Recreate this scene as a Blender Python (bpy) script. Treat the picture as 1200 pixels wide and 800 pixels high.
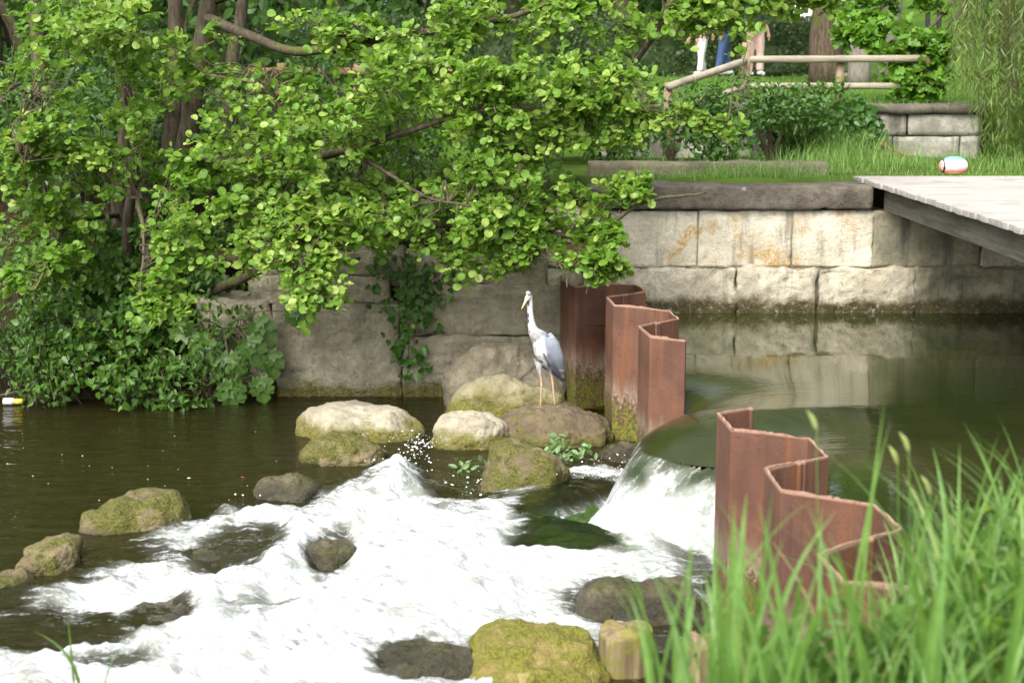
import bpy, bmesh, math, random
import numpy as np
from mathutils import Vector

for o in list(bpy.data.objects): bpy.data.objects.remove(o)
SC = bpy.context.scene
COL = SC.collection
R = math.radians
PT = 1.08                                                    # level of the sheet pile tops

# ------------------------------------------------------------ camera, sky, sun, exposure
F, PITCH, CAMH = 1833.0, math.atan(317 / 1833.0), 2.9      # focal length in photo pixels, tilt, height above the lower water
cam = bpy.data.cameras.new('camera'); co = bpy.data.objects.new('camera', cam); COL.objects.link(co)
cam.sensor_width = 36; cam.lens = 55; cam.clip_start = .05; cam.clip_end = 600
co.location = (0, 0, CAMH); co.rotation_euler = (math.pi / 2 - PITCH, 0, 0)
cam.dof.use_dof = True; cam.dof.focus_distance = 12.6; cam.dof.aperture_fstop = 2.7
SC.camera = co

SUN_EL, SUN_AZ = R(46), R(207)                              # soft bright overcast, from behind the camera
w = bpy.data.worlds.new('World'); SC.world = w; w.use_nodes = True
nt = w.node_tree; nt.nodes.clear()
sky = nt.nodes.new('ShaderNodeTexSky'); sky.sky_type = 'NISHITA'; sky.sun_disc = False
sky.sun_elevation = SUN_EL; sky.sun_rotation = SUN_AZ; sky.dust_density = 4; sky.air_density = 1.0; sky.ozone_density = 1
hs = nt.nodes.new('ShaderNodeHueSaturation'); hs.inputs['Saturation'].default_value = .3
bg = nt.nodes.new('ShaderNodeBackground'); bg.inputs['Strength'].default_value = .15
wo = nt.nodes.new('ShaderNodeOutputWorld')
nt.links.new(sky.outputs[0], hs.inputs['Color']); nt.links.new(hs.outputs[0], bg.inputs['Color']); nt.links.new(bg.outputs[0], wo.inputs[0])
sl = bpy.data.lights.new('sun', 'SUN'); sl.energy = 1.25; sl.angle = R(35); sl.color = (1, .96, .9)
so = bpy.data.objects.new('sun', sl); COL.objects.link(so)
sd = Vector((math.sin(SUN_AZ) * math.cos(SUN_EL), math.cos(SUN_AZ) * math.cos(SUN_EL), math.sin(SUN_EL)))
so.rotation_euler = sd.to_track_quat('Z', 'Y').to_euler(); so.location = (0, 0, 20)
SC.view_settings.view_transform = 'Standard'; SC.view_settings.look = 'None'
SC.view_settings.gamma = 1; SC.view_settings.use_curve_mapping = False
SC.view_settings.exposure = 1.68
SC.cycles.use_denoising = True
SC.cycles.max_bounces = 8; SC.cycles.transparent_max_bounces = 8
SC.cycles.caustics_reflective = False; SC.cycles.caustics_refractive = False
SC.cycles.sample_clamp_indirect = 6

# ------------------------------------------------------------ helpers
_c, _s = math.cos(PITCH), math.sin(PITCH)
def ray(u, v):
    dx, dy = (u - 600) / F, (400 - v) / F
    return np.array((dx, _c + dy * _s, -_s + dy * _c))
def at(u, v, Y):
    d = ray(u, v); return np.array((0, 0, CAMH)) + d * (Y / d[1])
def atz(u, v, z):
    d = ray(u, v); return np.array((0, 0, CAMH)) + d * ((z - CAMH) / d[2])
def pxm(Y): return Y / _c / F * 1.0                          # metres per photo pixel at distance Y

def _hash(ix, iy, iz, seed):
    h = (ix * 374761393 + iy * 668265263 + iz * 2147483647 + seed * 1274126177) & 0xffffffff
    h = ((h ^ (h >> 13)) * 1274126177) & 0xffffffff
    h = ((h ^ (h >> 15)) * 2246822519) & 0xffffffff
    return ((h ^ (h >> 16)) & 0xffff) / 65535.0
def vnoise(p, seed=0):
    p = np.asarray(p, float); i = np.floor(p).astype(np.int64); f = p - i; f = f * f * (3 - 2 * f)
    r = 0
    for dx in (0, 1):
        for dy in (0, 1):
            for dz in (0, 1):
                wgt = (f[:, 0] if dx else 1 - f[:, 0]) * (f[:, 1] if dy else 1 - f[:, 1]) * (f[:, 2] if dz else 1 - f[:, 2])
                r = r + wgt * _hash(i[:, 0] + dx, i[:, 1] + dy, i[:, 2] + dz, seed)
    return r * 2 - 1
def fbm(p, scale=1, octv=4, seed=0, gain=.5):
    p = np.asarray(p, float) * scale; a, r = 1, 0
    for k in range(octv):
        r = r + a * vnoise(p + 17.3 * k, seed + k); a *= gain; p = p * 2.03
    return r
def sstep(a, b, x):
    t = np.clip((x - a) / (b - a), 0, 1); return t * t * (3 - 2 * t)

def mk(name, verts, faces, mat, parent=None, smooth=True, attrs=None, midx=None):
    """faces: list of equal-length-row integer arrays (or one)"""
    verts = np.asarray(verts, np.float32).reshape(-1, 3)
    if parent is not None: verts = verts - np.array(parent.location, np.float32)
    if isinstance(faces, np.ndarray): faces = [faces]
    faces = [np.asarray(f, np.int32) for f in faces if len(f)]
    me = bpy.data.meshes.new(name)
    me.vertices.add(len(verts)); me.vertices.foreach_set('co', verts.ravel())
    nl = sum(f.size for f in faces); npo = sum(len(f) for f in faces)
    me.loops.add(nl); me.loops.foreach_set('vertex_index', np.concatenate([f.ravel() for f in faces]))
    tot = np.concatenate([np.full(len(f), f.shape[1], np.int32) for f in faces])
    me.polygons.add(npo); me.polygons.foreach_set('loop_start', np.concatenate(([0], np.cumsum(tot)[:-1])).astype(np.int32))
    try: me.polygons.foreach_set('loop_total', tot)
    except Exception: pass
    mats = mat if isinstance(mat, (list, tuple)) else [mat]
    for m in mats: me.materials.append(m)
    if midx is not None: me.polygons.foreach_set('material_index', np.asarray(midx, np.int32))
    me.polygons.foreach_set('use_smooth', np.full(npo, bool(smooth)))
    for k, a in (attrs or {}).items():
        a = np.asarray(a, np.float32)
        if a.ndim == 1:
            t = me.attributes.new(k, 'FLOAT', 'POINT'); t.data.foreach_set('value', a)
        else:
            if a.shape[1] == 3: a = np.concatenate([a, np.ones((len(a), 1), np.float32)], 1)
            t = me.attributes.new(k, 'FLOAT_COLOR', 'POINT'); t.data.foreach_set('color', a.ravel())
    me.update(calc_edges=True); me.validate()
    o = bpy.data.objects.new(name, me); COL.objects.link(o)
    if parent is not None: o.parent = parent
    return o
def tag(o, label=None, cat=None, group=None, kind=None):
    for k, v in (('label', label), ('category', cat), ('group', group), ('kind', kind)):
        if v: o[k] = v
    return o
def thing(name, loc, label, cat, group=None):
    o = bpy.data.objects.new(name, None); COL.objects.link(o); o.location = [float(a) for a in loc]; o.empty_display_size = .1
    return tag(o, label, cat, group)

class MB:
    """collects pieces of one mesh"""
    def __init__(s): s.v, s.f, s.n, s.t, s.m = [], {}, 0, [], {}
    def add(s, v, faces, tint=None, mi=0):
        v = np.asarray(v, float)
        for f in (faces if isinstance(faces, list) else [faces]):
            f = np.asarray(f, np.int64)
            if not len(f): continue
            s.f.setdefault(f.shape[1], []).append(f + s.n); s.m.setdefault(f.shape[1], []).append(np.full(len(f), mi))
        s.v.append(v); s.n += len(v)
        s.t.append(np.full(len(v), .5) if tint is None else np.broadcast_to(np.asarray(tint, float), (len(v),)))
        return s
    def build(s, name, mat, parent=None, smooth=True, attrs=None):
        ks = sorted(s.f)
        a = {'tint': np.concatenate(s.t)}; a.update(attrs or {})
        return mk(name, np.concatenate(s.v), [np.concatenate(s.f[k]) for k in ks], mat, parent, smooth, a,
                  np.concatenate([np.concatenate(s.m[k]) for k in ks]))

def tube(pts, rad, n=8, rough=0, seed=0, caps=True):
    pts = np.asarray(pts, float); m = len(pts); rad = np.asarray(rad, float)
    if rad.ndim == 0: rad = np.full(m, float(rad))
    t = np.gradient(pts, axis=0); t /= np.linalg.norm(t, axis=1)[:, None] + 1e-9
    ref = np.array((0, 0, 1.0)) if abs(t[:, 2]).mean() < .8 else np.array((1.0, 0, 0))
    a = np.cross(t, ref); a /= np.linalg.norm(a, axis=1)[:, None] + 1e-9
    b = np.cross(t, a)
    th = np.arange(n) * 2 * math.pi / n
    ra, rb = (rad, rad) if rad.ndim == 1 else (rad[:, 0], rad[:, 1])
    v = pts[:, None] + ra[:, None, None] * np.cos(th)[None, :, None] * a[:, None] + rb[:, None, None] * np.sin(th)[None, :, None] * b[:, None]
    v = v.reshape(-1, 3)
    if rough:
        c = np.repeat(pts, n, 0); v = c + (v - c) * (1 + rough * fbm(v, 7, 3, seed))[:, None]
    i = np.arange(m - 1)[:, None] * n; j = np.arange(n)[None]; k = (j + 1) % n
    q = np.stack([i + j, i + k, i + n + k, i + n + j], -1).reshape(-1, 4)
    fs = [q]
    if caps:
        v = np.concatenate([v, pts[:1], pts[-1:]]); e = m * n
        j = np.arange(n); k = (j + 1) % n
        fs.append(np.concatenate([np.stack([k, j, np.full(n, e)], 1), np.stack([(m - 1) * n + j, (m - 1) * n + k, np.full(n, e + 1)], 1)]))
    return v, fs
def spline(pts, n=20):
    pts = np.asarray(pts, float); m = len(pts)
    if m < 3:
        t = np.linspace(0, 1, n)[:, None]; return pts[0] + (pts[-1] - pts[0]) * t
    out = []
    T = np.linspace(0, m - 1, n)
    P = np.concatenate([[2 * pts[0] - pts[1]], pts, [2 * pts[-1] - pts[-2]]])
    for t in T:
        i = min(int(t), m - 2); f = t - i; p0, p1, p2, p3 = P[i:i + 4]
        out.append(.5 * (2 * p1 + (p2 - p0) * f + (2 * p0 - 5 * p1 + 4 * p2 - p3) * f * f + (3 * p1 - p0 - 3 * p2 + p3) * f ** 3))
    return np.array(out)

def boxgrid(res):
    """unit cube [-1,1] with res=(nx,ny,nz) cells, welded"""
    nx, ny, nz = res; key, V, Q = {}, [], []
    def vid(i, j, k):
        if (i, j, k) not in key:
            key[(i, j, k)] = len(V); V.append((2 * i / nx - 1, 2 * j / ny - 1, 2 * k / nz - 1))
        return key[(i, j, k)]
    for i in range(nx):
        for j in range(ny):
            Q.append((vid(i, j, 0), vid(i, j + 1, 0), vid(i + 1, j + 1, 0), vid(i + 1, j, 0)))
            Q.append((vid(i, j, nz), vid(i + 1, j, nz), vid(i + 1, j + 1, nz), vid(i, j + 1, nz)))
    for i in range(nx):
        for k in range(nz):
            Q.append((vid(i, 0, k), vid(i + 1, 0, k), vid(i + 1, 0, k + 1), vid(i, 0, k + 1)))
            Q.append((vid(i, ny, k), vid(i, ny, k + 1), vid(i + 1, ny, k + 1), vid(i + 1, ny, k)))
    for j in range(ny):
        for k in range(nz):
            Q.append((vid(0, j, k), vid(0, j, k + 1), vid(0, j + 1, k + 1), vid(0, j + 1, k)))
            Q.append((vid(nx, j, k), vid(nx, j + 1, k), vid(nx, j + 1, k + 1), vid(nx, j, k + 1)))
    return np.array(V, float), np.array(Q)
def rbox(lo, hi, r=.02, cell=.05, rough=.0, scale=6, seed=0, chips=0):
    lo, hi = np.array(lo, float), np.array(hi, float); c, h = (lo + hi) / 2, (hi - lo) / 2
    res = tuple(int(max(2, min(70, round(2 * a / cell)))) for a in h)
    v, q = boxgrid(res); p = v * h
    inner = np.clip(p, -(h - r), h - r); d = p - inner; L = np.linalg.norm(d, axis=1)
    nrm = np.where(L[:, None] > 1e-9, d / (L[:, None] + 1e-12), 0)
    p = np.where(L[:, None] > 1e-9, inner + nrm * r, p) + c
    if rough:
        nn = v / np.abs(v).max(1)[:, None]; nn = np.where(np.abs(nn) > .999, nn, 0); nn /= np.linalg.norm(nn, axis=1)[:, None] + 1e-9
        n1 = fbm(p, scale, 5, seed, .55)
        p = p + nn * (rough * n1)[:, None]
        if chips:
            e = (np.sort(np.abs(h - np.abs(p - c)), axis=1)[:, 1])
            p = p - nn * (chips * np.clip(fbm(p, 9, 3, seed + 9), 0, 1) * np.exp(-e / .04))[:, None]
    return p, q

def icosphere(sub):
    bm = bmesh.new(); bmesh.ops.create_icosphere(bm, subdivisions=sub, radius=1)
    v = np.array([x.co[:] for x in bm.verts]); f = np.array([[a.index for a in x.verts] for x in bm.faces]); bm.free()
    return v, f
ICO5, ICO4, ICO2, ICO1 = icosphere(6), icosphere(4), icosphere(2), icosphere(1)

# ------------------------------------------------------------ materials
def newmat(name):
    m = bpy.data.materials.new(name); m.use_nodes = True; m.node_tree.nodes.clear(); return m, m.node_tree
class N:
    """terse node builder"""
    def __init__(s, t): s.t = t
    def n(s, typ, **kw):
        x = s.t.nodes.new(typ)
        for k, v in kw.items(): setattr(x, k, v)
        return x
    def l(s, a, b): s.t.links.new(a, b)
    def setin(s, sock, v):
        if hasattr(v, 'node'): s.l(v, sock)
        elif v is not None: sock.default_value = v
    def pos(s): return s.n('ShaderNodeNewGeometry').outputs['Position']
    def mapping(s, vec, scale=(1, 1, 1), rot=(0, 0, 0)):
        m = s.n('ShaderNodeMapping'); s.l(vec, m.inputs[0]); m.inputs['Scale'].default_value = scale; m.inputs['Rotation'].default_value = rot; return m.outputs[0]
    def noise(s, vec, scale, detail=4, rough=.55, dist=0):
        x = s.n('ShaderNodeTexNoise'); s.l(vec, x.inputs['Vector']); x.inputs['Scale'].default_value = scale
        x.inputs['Detail'].default_value = detail; x.inputs['Roughness'].default_value = rough; x.inputs['Distortion'].default_value = dist
        return x.outputs['Fac']
    def voro(s, vec, scale, feature='DISTANCE_TO_EDGE'):
        x = s.n('ShaderNodeTexVoronoi'); x.feature = feature; s.l(vec, x.inputs['Vector']); x.inputs['Scale'].default_value = scale; return x.outputs['Distance']
    def math(s, op, a, b=None, c=None, clamp=False):
        x = s.n('ShaderNodeMath', operation=op, use_clamp=clamp)
        for i, v in enumerate((a, b, c)): s.setin(x.inputs[i], v)
        return x.outputs[0]
    def ss(s, v, a, b):
        x = s.n('ShaderNodeMapRange', interpolation_type='SMOOTHSTEP'); s.setin(x.inputs['Value'], v)
        for k, q in (('From Min', a), ('From Max', b)): s.setin(x.inputs[k], q)
        return x.outputs[0]
    def mix(s, f, a, b):
        x = s.n('ShaderNodeMix', data_type='RGBA'); s.setin(x.inputs[0], f)
        for i, v in ((6, a), (7, b)):
            if isinstance(v, tuple): v = (*v[:3], 1)
            s.setin(x.inputs[i], v)
        return x.outputs[2]
    def sep(s, v, i):
        x = s.n('ShaderNodeSeparateXYZ'); s.l(v, x.inputs[0]); return x.outputs[i]
    def attr(s, name, out='Fac'):
        return s.n('ShaderNodeAttribute', attribute_name=name).outputs[out]
    def bump(s, h, strength=.5, dist=.02, normal=None):
        x = s.n('ShaderNodeBump'); x.inputs['Strength'].default_value = strength; x.inputs['Distance'].default_value = dist; s.l(h, x.inputs['Height'])
        if normal is not None: s.l(normal, x.inputs['Normal'])
        return x.outputs[0]
    def pbr(s, col, rough=.8, normal=None, spec=.4, out=True):
        b = s.n('ShaderNodeBsdfPrincipled'); 
        s.setin(b.inputs['Base Color'], (*col[:3], 1) if isinstance(col, tuple) else col); s.setin(b.inputs['Roughness'], rough)
        b.inputs['Specular IOR Level'].default_value = spec
        if normal is not None: s.l(normal, b.inputs['Normal'])
        if out: s.out(b.outputs[0])
        return b.outputs[0]
    def out(s, sh):
        o = s.n('ShaderNodeOutputMaterial'); s.l(sh, o.inputs[0])
    def mixsh(s, f, a, b):
        x = s.n('ShaderNodeMixShader'); s.setin(x.inputs[0], f); s.l(a, x.inputs[1]); s.l(b, x.inputs[2]); return x.outputs[0]

def m_leaf(name, dark, light, young=None, trans=.35, rough=.42, spec=.4):
    m, t = newmat(name); g = N(t)
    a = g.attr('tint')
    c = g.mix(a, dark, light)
    if young: c = g.mix(g.ss(a, .8, 1.0), c, young)
    nz = g.noise(g.pos(), 30, 2); c = g.mix(g.math('MULTIPLY', g.ss(nz, .35, .7), .35), c, tuple(x * .7 for x in dark))
    p = g.pbr(c, rough, spec=spec, out=False)
    tr = g.n('ShaderNodeBsdfTranslucent'); 
    gm = g.n('ShaderNodeGamma'); g.l(c, gm.inputs[0]); gm.inputs[1].default_value = .9
    tint = g.mix(.5, gm.outputs[0], (light[0] * 1.3, light[1] * 1.25, light[2] * .4)); g.l(tint, tr.inputs[0])
    g.out(g.mixsh(trans, p, tr.outputs[0])); return m
def m_stone(name, c1, c2, moss=.0, mz=None, mosscol=((.075, .085, .012), (.16, .15, .02)), lichen=0, dirt=.5, bumps=.6, wet=None, streak=0, crack=0, sc=1, rough=.9):
    """mz=(z_full, z_none): moss below; moss>0: moss on up-facing patches; wet: z under which the stone is dark and shiny"""
    m, t = newmat(name); g = N(t); P = g.pos(); z = g.sep(P, 2)
    n1 = g.noise(P, 3.5 * sc, 6, .62); n2 = g.noise(P, 22 * sc, 6, .7); n3 = g.noise(P, 90 * sc, 3, .6)
    c = g.mix(g.ss(n1, .33, .66), c2, c1)
    c = g.mix(g.math('MULTIPLY', g.ss(n2, .45, .7), dirt), c, tuple(x * .45 for x in c2))
    c = g.mix(g.math('MULTIPLY', g.ss(n3, .55, .75), dirt * .6), c, tuple(min(1, x * 1.25) for x in c1))
    h = g.math('ADD', g.math('MULTIPLY', n2, .9), g.math('MULTIPLY', n3, .4))
    if crack:
        wv = g.n('ShaderNodeVectorMath', operation='ADD'); nn = g.n('ShaderNodeTexNoise'); nn.inputs['Scale'].default_value = 3; g.l(P, nn.inputs['Vector'])
        g.l(P, wv.inputs[0]); g.l(nn.outputs['Color'], wv.inputs[1])
        e = g.voro(wv.outputs[0], crack); k = g.ss(e, 0.0, .02)
        k2 = g.math('MAXIMUM', k, g.ss(n1, .45, .5))
        c = g.mix(k2, tuple(x * .3 for x in c2), c); h = g.math('ADD', h, g.math('MULTIPLY', k2, .5))
    if streak:
        ns = g.noise(g.mapping(P, (5, 5, .5)), 1, 4, .6); c = g.mix(g.math('MULTIPLY', g.ss(ns, .5, .68), streak), c, (.075, .07, .055))
    if lichen:
        nl = g.noise(P, 2.4, 5, .68, .4); nl2 = g.noise(P, 35, 3)
        c = g.mix(g.math('MULTIPLY', g.ss(nl, .5, .62), g.ss(nl2, .3, .6)), c, (.44, .27, .075)) if lichen == 1 else g.mix(g.math('MULTIPLY', g.ss(g.voro(P, 5, 'F1'), .16, .12), g.ss(nl, .55, .62)), c, (.5, .48, .42))
    r = rough
    nm = g.noise(P, 5 * sc, 5, .65); nf = g.noise(P, 60, 4, .7)
    mcol = g.mix(g.ss(nf, .35, .65), mosscol[0], mosscol[1])
    if mz:
        zz = g.math('ADD', z, g.math('MULTIPLY', g.math('SUBTRACT', nm, .5), (mz[1] - mz[0]) * 2.2))
        f = g.ss(zz, mz[1], mz[0]); f = g.math('MULTIPLY', f, g.ss(n2, .25, .5)); c = g.mix(f, c, mcol); h = g.math('ADD', h, g.math('MULTIPLY', g.math('MULTIPLY', f, nf), .8))
    if moss:
        f = g.ss(g.math('ADD', nm, moss - .5), .42, .58); f = g.math('MULTIPLY', f, g.ss(n2, .2, .45)); c = g.mix(f, c, mcol); h = g.math('ADD', h, g.math('MULTIPLY', g.math('MULTIPLY', f, nf), .8))
    if wet is not None:
        wf = g.ss(g.math('ADD', z, g.math('MULTIPLY', n1, .08)), wet + .09, wet + .02)
        c = g.mix(g.math('MULTIPLY', wf, .62), c, (.012, .011, .007)); r = g.math('SUBTRACT', rough, g.math('MULTIPLY', wf, .55))
    g.pbr(c, r, g.bump(h, bumps, .03), spec=.35); return m
def m_wood(name, c1, c2, axis=0, scale=1, moss=0, rough=.85):
    m, t = newmat(name); g = N(t); P = g.pos()
    s = [28 * scale] * 3; s[axis] = 1.6 * scale
    n1 = g.noise(g.mapping(P, tuple(s)), 1, 6, .65); n2 = g.noise(P, 3, 4); n3 = g.noise(P, 30, 4)
    c = g.mix(g.ss(n1, .35, .65), c2, c1); c = g.mix(g.math('MULTIPLY', g.ss(n2, .45, .7), .4), c, tuple(x * .55 for x in c2))
    if moss: c = g.mix(g.ss(g.math('ADD', n2, g.math('MULTIPLY', n3, .4)), .85 - moss * .35, .95 - moss * .3), c, (.15, .135, .03))
    g.pbr(c, rough, g.bump(g.math('ADD', n1, g.math('MULTIPLY', n3, .3)), .5, .01)); return m
def m_bark(name, c1, c2, moss=0):
    m, t = newmat(name); g = N(t); P = g.pos()
    n1 = g.noise(g.mapping(P, (30, 30, 5)), 1, 5, .65); n2 = g.noise(P, 2.2, 4); n3 = g.noise(P, 60, 3)
    c = g.mix(g.ss(n1, .35, .65), c2, c1); c = g.mix(g.math('MULTIPLY', g.ss(n3, .5, .7), .4), c, tuple(x * 1.4 for x in c1))
    if moss: c = g.mix(g.ss(n2, .62 - moss * .2, .75 - moss * .2), c, (.07, .085, .015))
    g.pbr(c, .9, g.bump(n1, .7, .02), spec=.2); return m
def m_plain(name, col, rough=.6, var=.2, scale=20, spec=.4, bump=0):
    m, t = newmat(name); g = N(t); P = g.pos(); n1 = g.noise(P, scale, 4)
    c = g.mix(g.ss(n1, .3, .7), tuple(x * (1 - var) for x in col), tuple(min(1, x * (1 + var * .5)) for x in col))
    g.pbr(c, rough, g.bump(n1, bump, .01) if bump else None, spec); return m
def m_attr(name, rough=.7, fine=120):
    m, t = newmat(name); g = N(t); c = g.attr('col', 'Color'); P = g.pos()
    n1 = g.noise(g.mapping(P, (1, 1, .45), (0, R(25), 0)), fine, 3)
    c2 = g.n('ShaderNodeHueSaturation'); g.l(c, c2.inputs['Color']); g.setin(c2.inputs['Value'], g.math('ADD', g.math('MULTIPLY', n1, .55), .72))
    g.pbr(c2.outputs[0], rough, g.bump(n1, .35, .01), spec=.25); return m

def m_rust():
    m, t = newmat('rusted_steel'); g = N(t); P = g.pos(); z = g.sep(P, 2)
    n1 = g.noise(P, 4, 5, .6); n2 = g.noise(P, 45, 5, .7); st = g.noise(g.mapping(P, (14, 14, .9)), 1, 5, .6); n4 = g.noise(P, 150, 2)
    c = g.mix(g.ss(n1, .3, .7), (.078, .035, .022), (.122, .056, .035))
    c = g.mix(g.math('MULTIPLY', g.ss(st, .5, .7), .75), c, (.15, .06, .02))
    c = g.mix(g.math('MULTIPLY', g.ss(st, .46, .3), .6), c, (.04, .022, .017))
    c = g.mix(g.math('MULTIPLY', g.ss(n2, .56, .72), .7), c, (.045, .02, .015))
    zz = g.math('ADD', z, g.math('MULTIPLY', g.math('SUBTRACT', st, .5), .55)); zz = g.math('ADD', zz, g.math('MULTIPLY', g.math('SUBTRACT', n2, .5), .22))
    lime = g.mix(g.ss(n2, .4, .65), (.16, .125, .09), (.32, .27, .2))
    c = g.mix(g.math('MULTIPLY', g.ss(zz, .56, .34), .62), c, lime)
    mud = g.mix(g.ss(n2, .4, .6), (.05, .032, .015), (.13, .085, .03)); c = g.mix(g.ss(zz, .4, .28), c, mud)
    moss = g.mix(g.ss(n2, .4, .6), (.045, .06, .008), (.15, .15, .015)); c = g.mix(g.math('MULTIPLY', g.ss(zz, .32, .12), g.ss(n1, .38, .55)), c, moss)
    c = g.mix(g.math('MULTIPLY', g.ss(z, PT - .016, PT - .006), g.ss(n2, .3, .5)), c, (.28, .17, .12))
    g.pbr(c, .78, g.bump(g.math('ADD', n2, g.math('MULTIPLY', n4, .4)), .45, .012), spec=.3); return m

def m_ground():
    m, t = newmat('ground_soil_and_lawn'); g = N(t); P = g.pos(); z = g.sep(P, 2); x = g.sep(P, 0); y = g.sep(P, 1)
    n1 = g.noise(P, 1.2, 5, .6); n2 = g.noise(P, 18, 5, .7); n3 = g.noise(P, 140, 2)
    soil = g.mix(g.ss(n2, .35, .65), (.022, .016, .009), (.06, .045, .025))
    gr = g.mix(g.ss(n1, .3, .7), (.06, .135, .014), (.12, .22, .022)); gr = g.mix(g.math('MULTIPLY', g.ss(n2, .45, .7), .5), gr, (.04, .085, .01))
    gr = g.mix(g.math('MULTIPLY', g.ss(n3, .5, .7), .4), gr, (.17, .27, .04))
    f = g.math('MULTIPLY', g.ss(g.math('ADD', z, g.math('MULTIPLY', n1, .2)), 1.85, 2.1), g.ss(x, -3.5, -2.0))
    near = g.math('MULTIPLY', g.ss(y, 6.0, 5.2), g.ss(z, .75, 1.1)); far = g.ss(y, 24, 27)
    f = g.math('MAXIMUM', f, g.math('MAXIMUM', near, far))
    c = g.mix(f, soil, gr)
    bed = g.mix(g.ss(g.noise(P, 7, 5, .65), .35, .65), (.03, .026, .01), (.14, .11, .045))
    c = g.mix(g.ss(z, .1, -.1), c, bed)
    g.pbr(c, .95, g.bump(g.math('ADD', n2, n3), .8, .04), spec=.1); return m

def m_upper_water():
    m, t = newmat('upper_pool_water'); g = N(t); P = g.pos()
    y = g.sep(P, 1)
    n1 = g.noise(g.mapping(P, (1.3, 4.5, 1)), 1.6, 3, .5); n2 = g.noise(g.mapping(P, (2.0, 5, 1), (0, 0, .25)), 5.5, 3, .5)
    h = g.math('ADD', g.math('MULTIPLY', n1, .8), g.math('MULTIPLY', n2, .35))
    amp = g.ss(y, 13.5, 8.5); lp = g.attr('lip'); rp = g.noise(g.mapping(P, (3, 6, 1), (0, 0, .5)), 3.5, 4, .6)
    h = g.math('MULTIPLY', h, g.math('ADD', g.math('MULTIPLY', amp, .96), .04)); h = g.math('ADD', h, g.math('MULTIPLY', g.math('MULTIPLY', rp, lp), 3.5))
    nb = g.noise(P, .8, 4)
    c = g.mix(g.ss(nb, .3, .7), (.014, .02, .006), (.03, .032, .009))
    b = g.pbr(c, .02, g.bump(h, .07, .025), spec=.5, out=False); b.node.inputs['IOR'].default_value = 1.34
    g.out(b); return m
def m_stream():
    """lower stream: clear dark water mixed with aerated white water by the foam attribute"""
    m, t = newmat('stream_water'); g = N(t); P = g.pos(); fo = g.attr('foam'); gl = g.attr('glass')
    flow = g.mapping(P, (1.5, 8, 3), (0, 0, R(-24)))
    s1 = g.noise(flow, 2.0, 6, .62, .6); s2 = g.noise(flow, 7, 5, .65, .3); sp = g.noise(P, 38, 4, .7); bl = g.noise(P, 3.2, 5, .6)
    nz = g.math('ADD', g.math('MULTIPLY', s1, .55), g.math('ADD', g.math('MULTIPLY', s2, .2), g.math('MULTIPLY', bl, .25)))
    nz = g.math('ADD', nz, g.math('MULTIPLY', g.math('SUBTRACT', sp, .5), .3))
    lim = g.math('SUBTRACT', 1.0, fo)                        # foam where noise beats (1-foam)
    lim = g.math('ADD', g.math('MULTIPLY', lim, .3), .405)
    fac = g.ss(g.math('SUBTRACT', nz, lim), -.06, .12)
    fine = g.noise(g.mapping(P, (3, 30, 6), (0, 0, R(-24))), 3, 4, .7, .4)
    fac = g.math('MULTIPLY', fac, g.math('ADD', .62, g.math('MULTIPLY', g.ss(fine, .3, .6), .36)))
    fac = g.math('MULTIPLY', fac, g.ss(fo, .02, .12))
    rip = g.math('ADD', g.noise(g.mapping(P, (2, 5, 1)), 4, 3), g.math('MULTIPLY', g.noise(flow, 5, 3), .6))
    nrm = g.bump(rip, .3, .05)
    tr = g.n('ShaderNodeBsdfTransparent'); dm = g.attr('dome'); g.l(g.mix(dm, g.mix(gl, (.36, .36, .17), (.62, .72, .52)), (.6, .72, .3)), tr.inputs[0])
    df = g.n('ShaderNodeBsdfDiffuse'); dcol = g.mix(dm, g.mix(gl, (.05, .045, .014), (.06, .095, .055)), (.012, .024, .003)); nr = g.attr('near'); dcol = g.mix(nr, dcol, (.022, .027, .008)); g.l(g.mix(g.ss(fo, .3, .9), dcol, (.27, .29, .25)), df.inputs[0])
    body = g.mixsh(g.math('ADD', .3, g.math('MAXIMUM', g.math('MULTIPLY', g.ss(fo, .45, .95), .45), g.math('MULTIPLY', nr, .7))), tr.outputs[0], df.outputs[0])
    gs = g.n('ShaderNodeBsdfGlossy'); gs.inputs['Roughness'].default_value = .04; g.l(nrm, gs.inputs['Normal'])
    fr = g.n('ShaderNodeFresnel'); fr.inputs['IOR'].default_value = 1.34; g.l(nrm, fr.inputs['Normal'])
    clear = g.mixsh(fr.outputs[0], body, gs.outputs[0])
    hb = g.math('ADD', g.math('MULTIPLY', s2, .6), g.math('MULTIPLY', sp, .3))
    foam = g.pbr(g.mix(g.ss(s2, .25, .55), (.30, .335, .34), (.52, .535, .54)), .6, g.bump(hb, .8, .05), spec=.3, out=False)
    g.out(g.mixsh(fac, clear, foam)); return m

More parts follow.
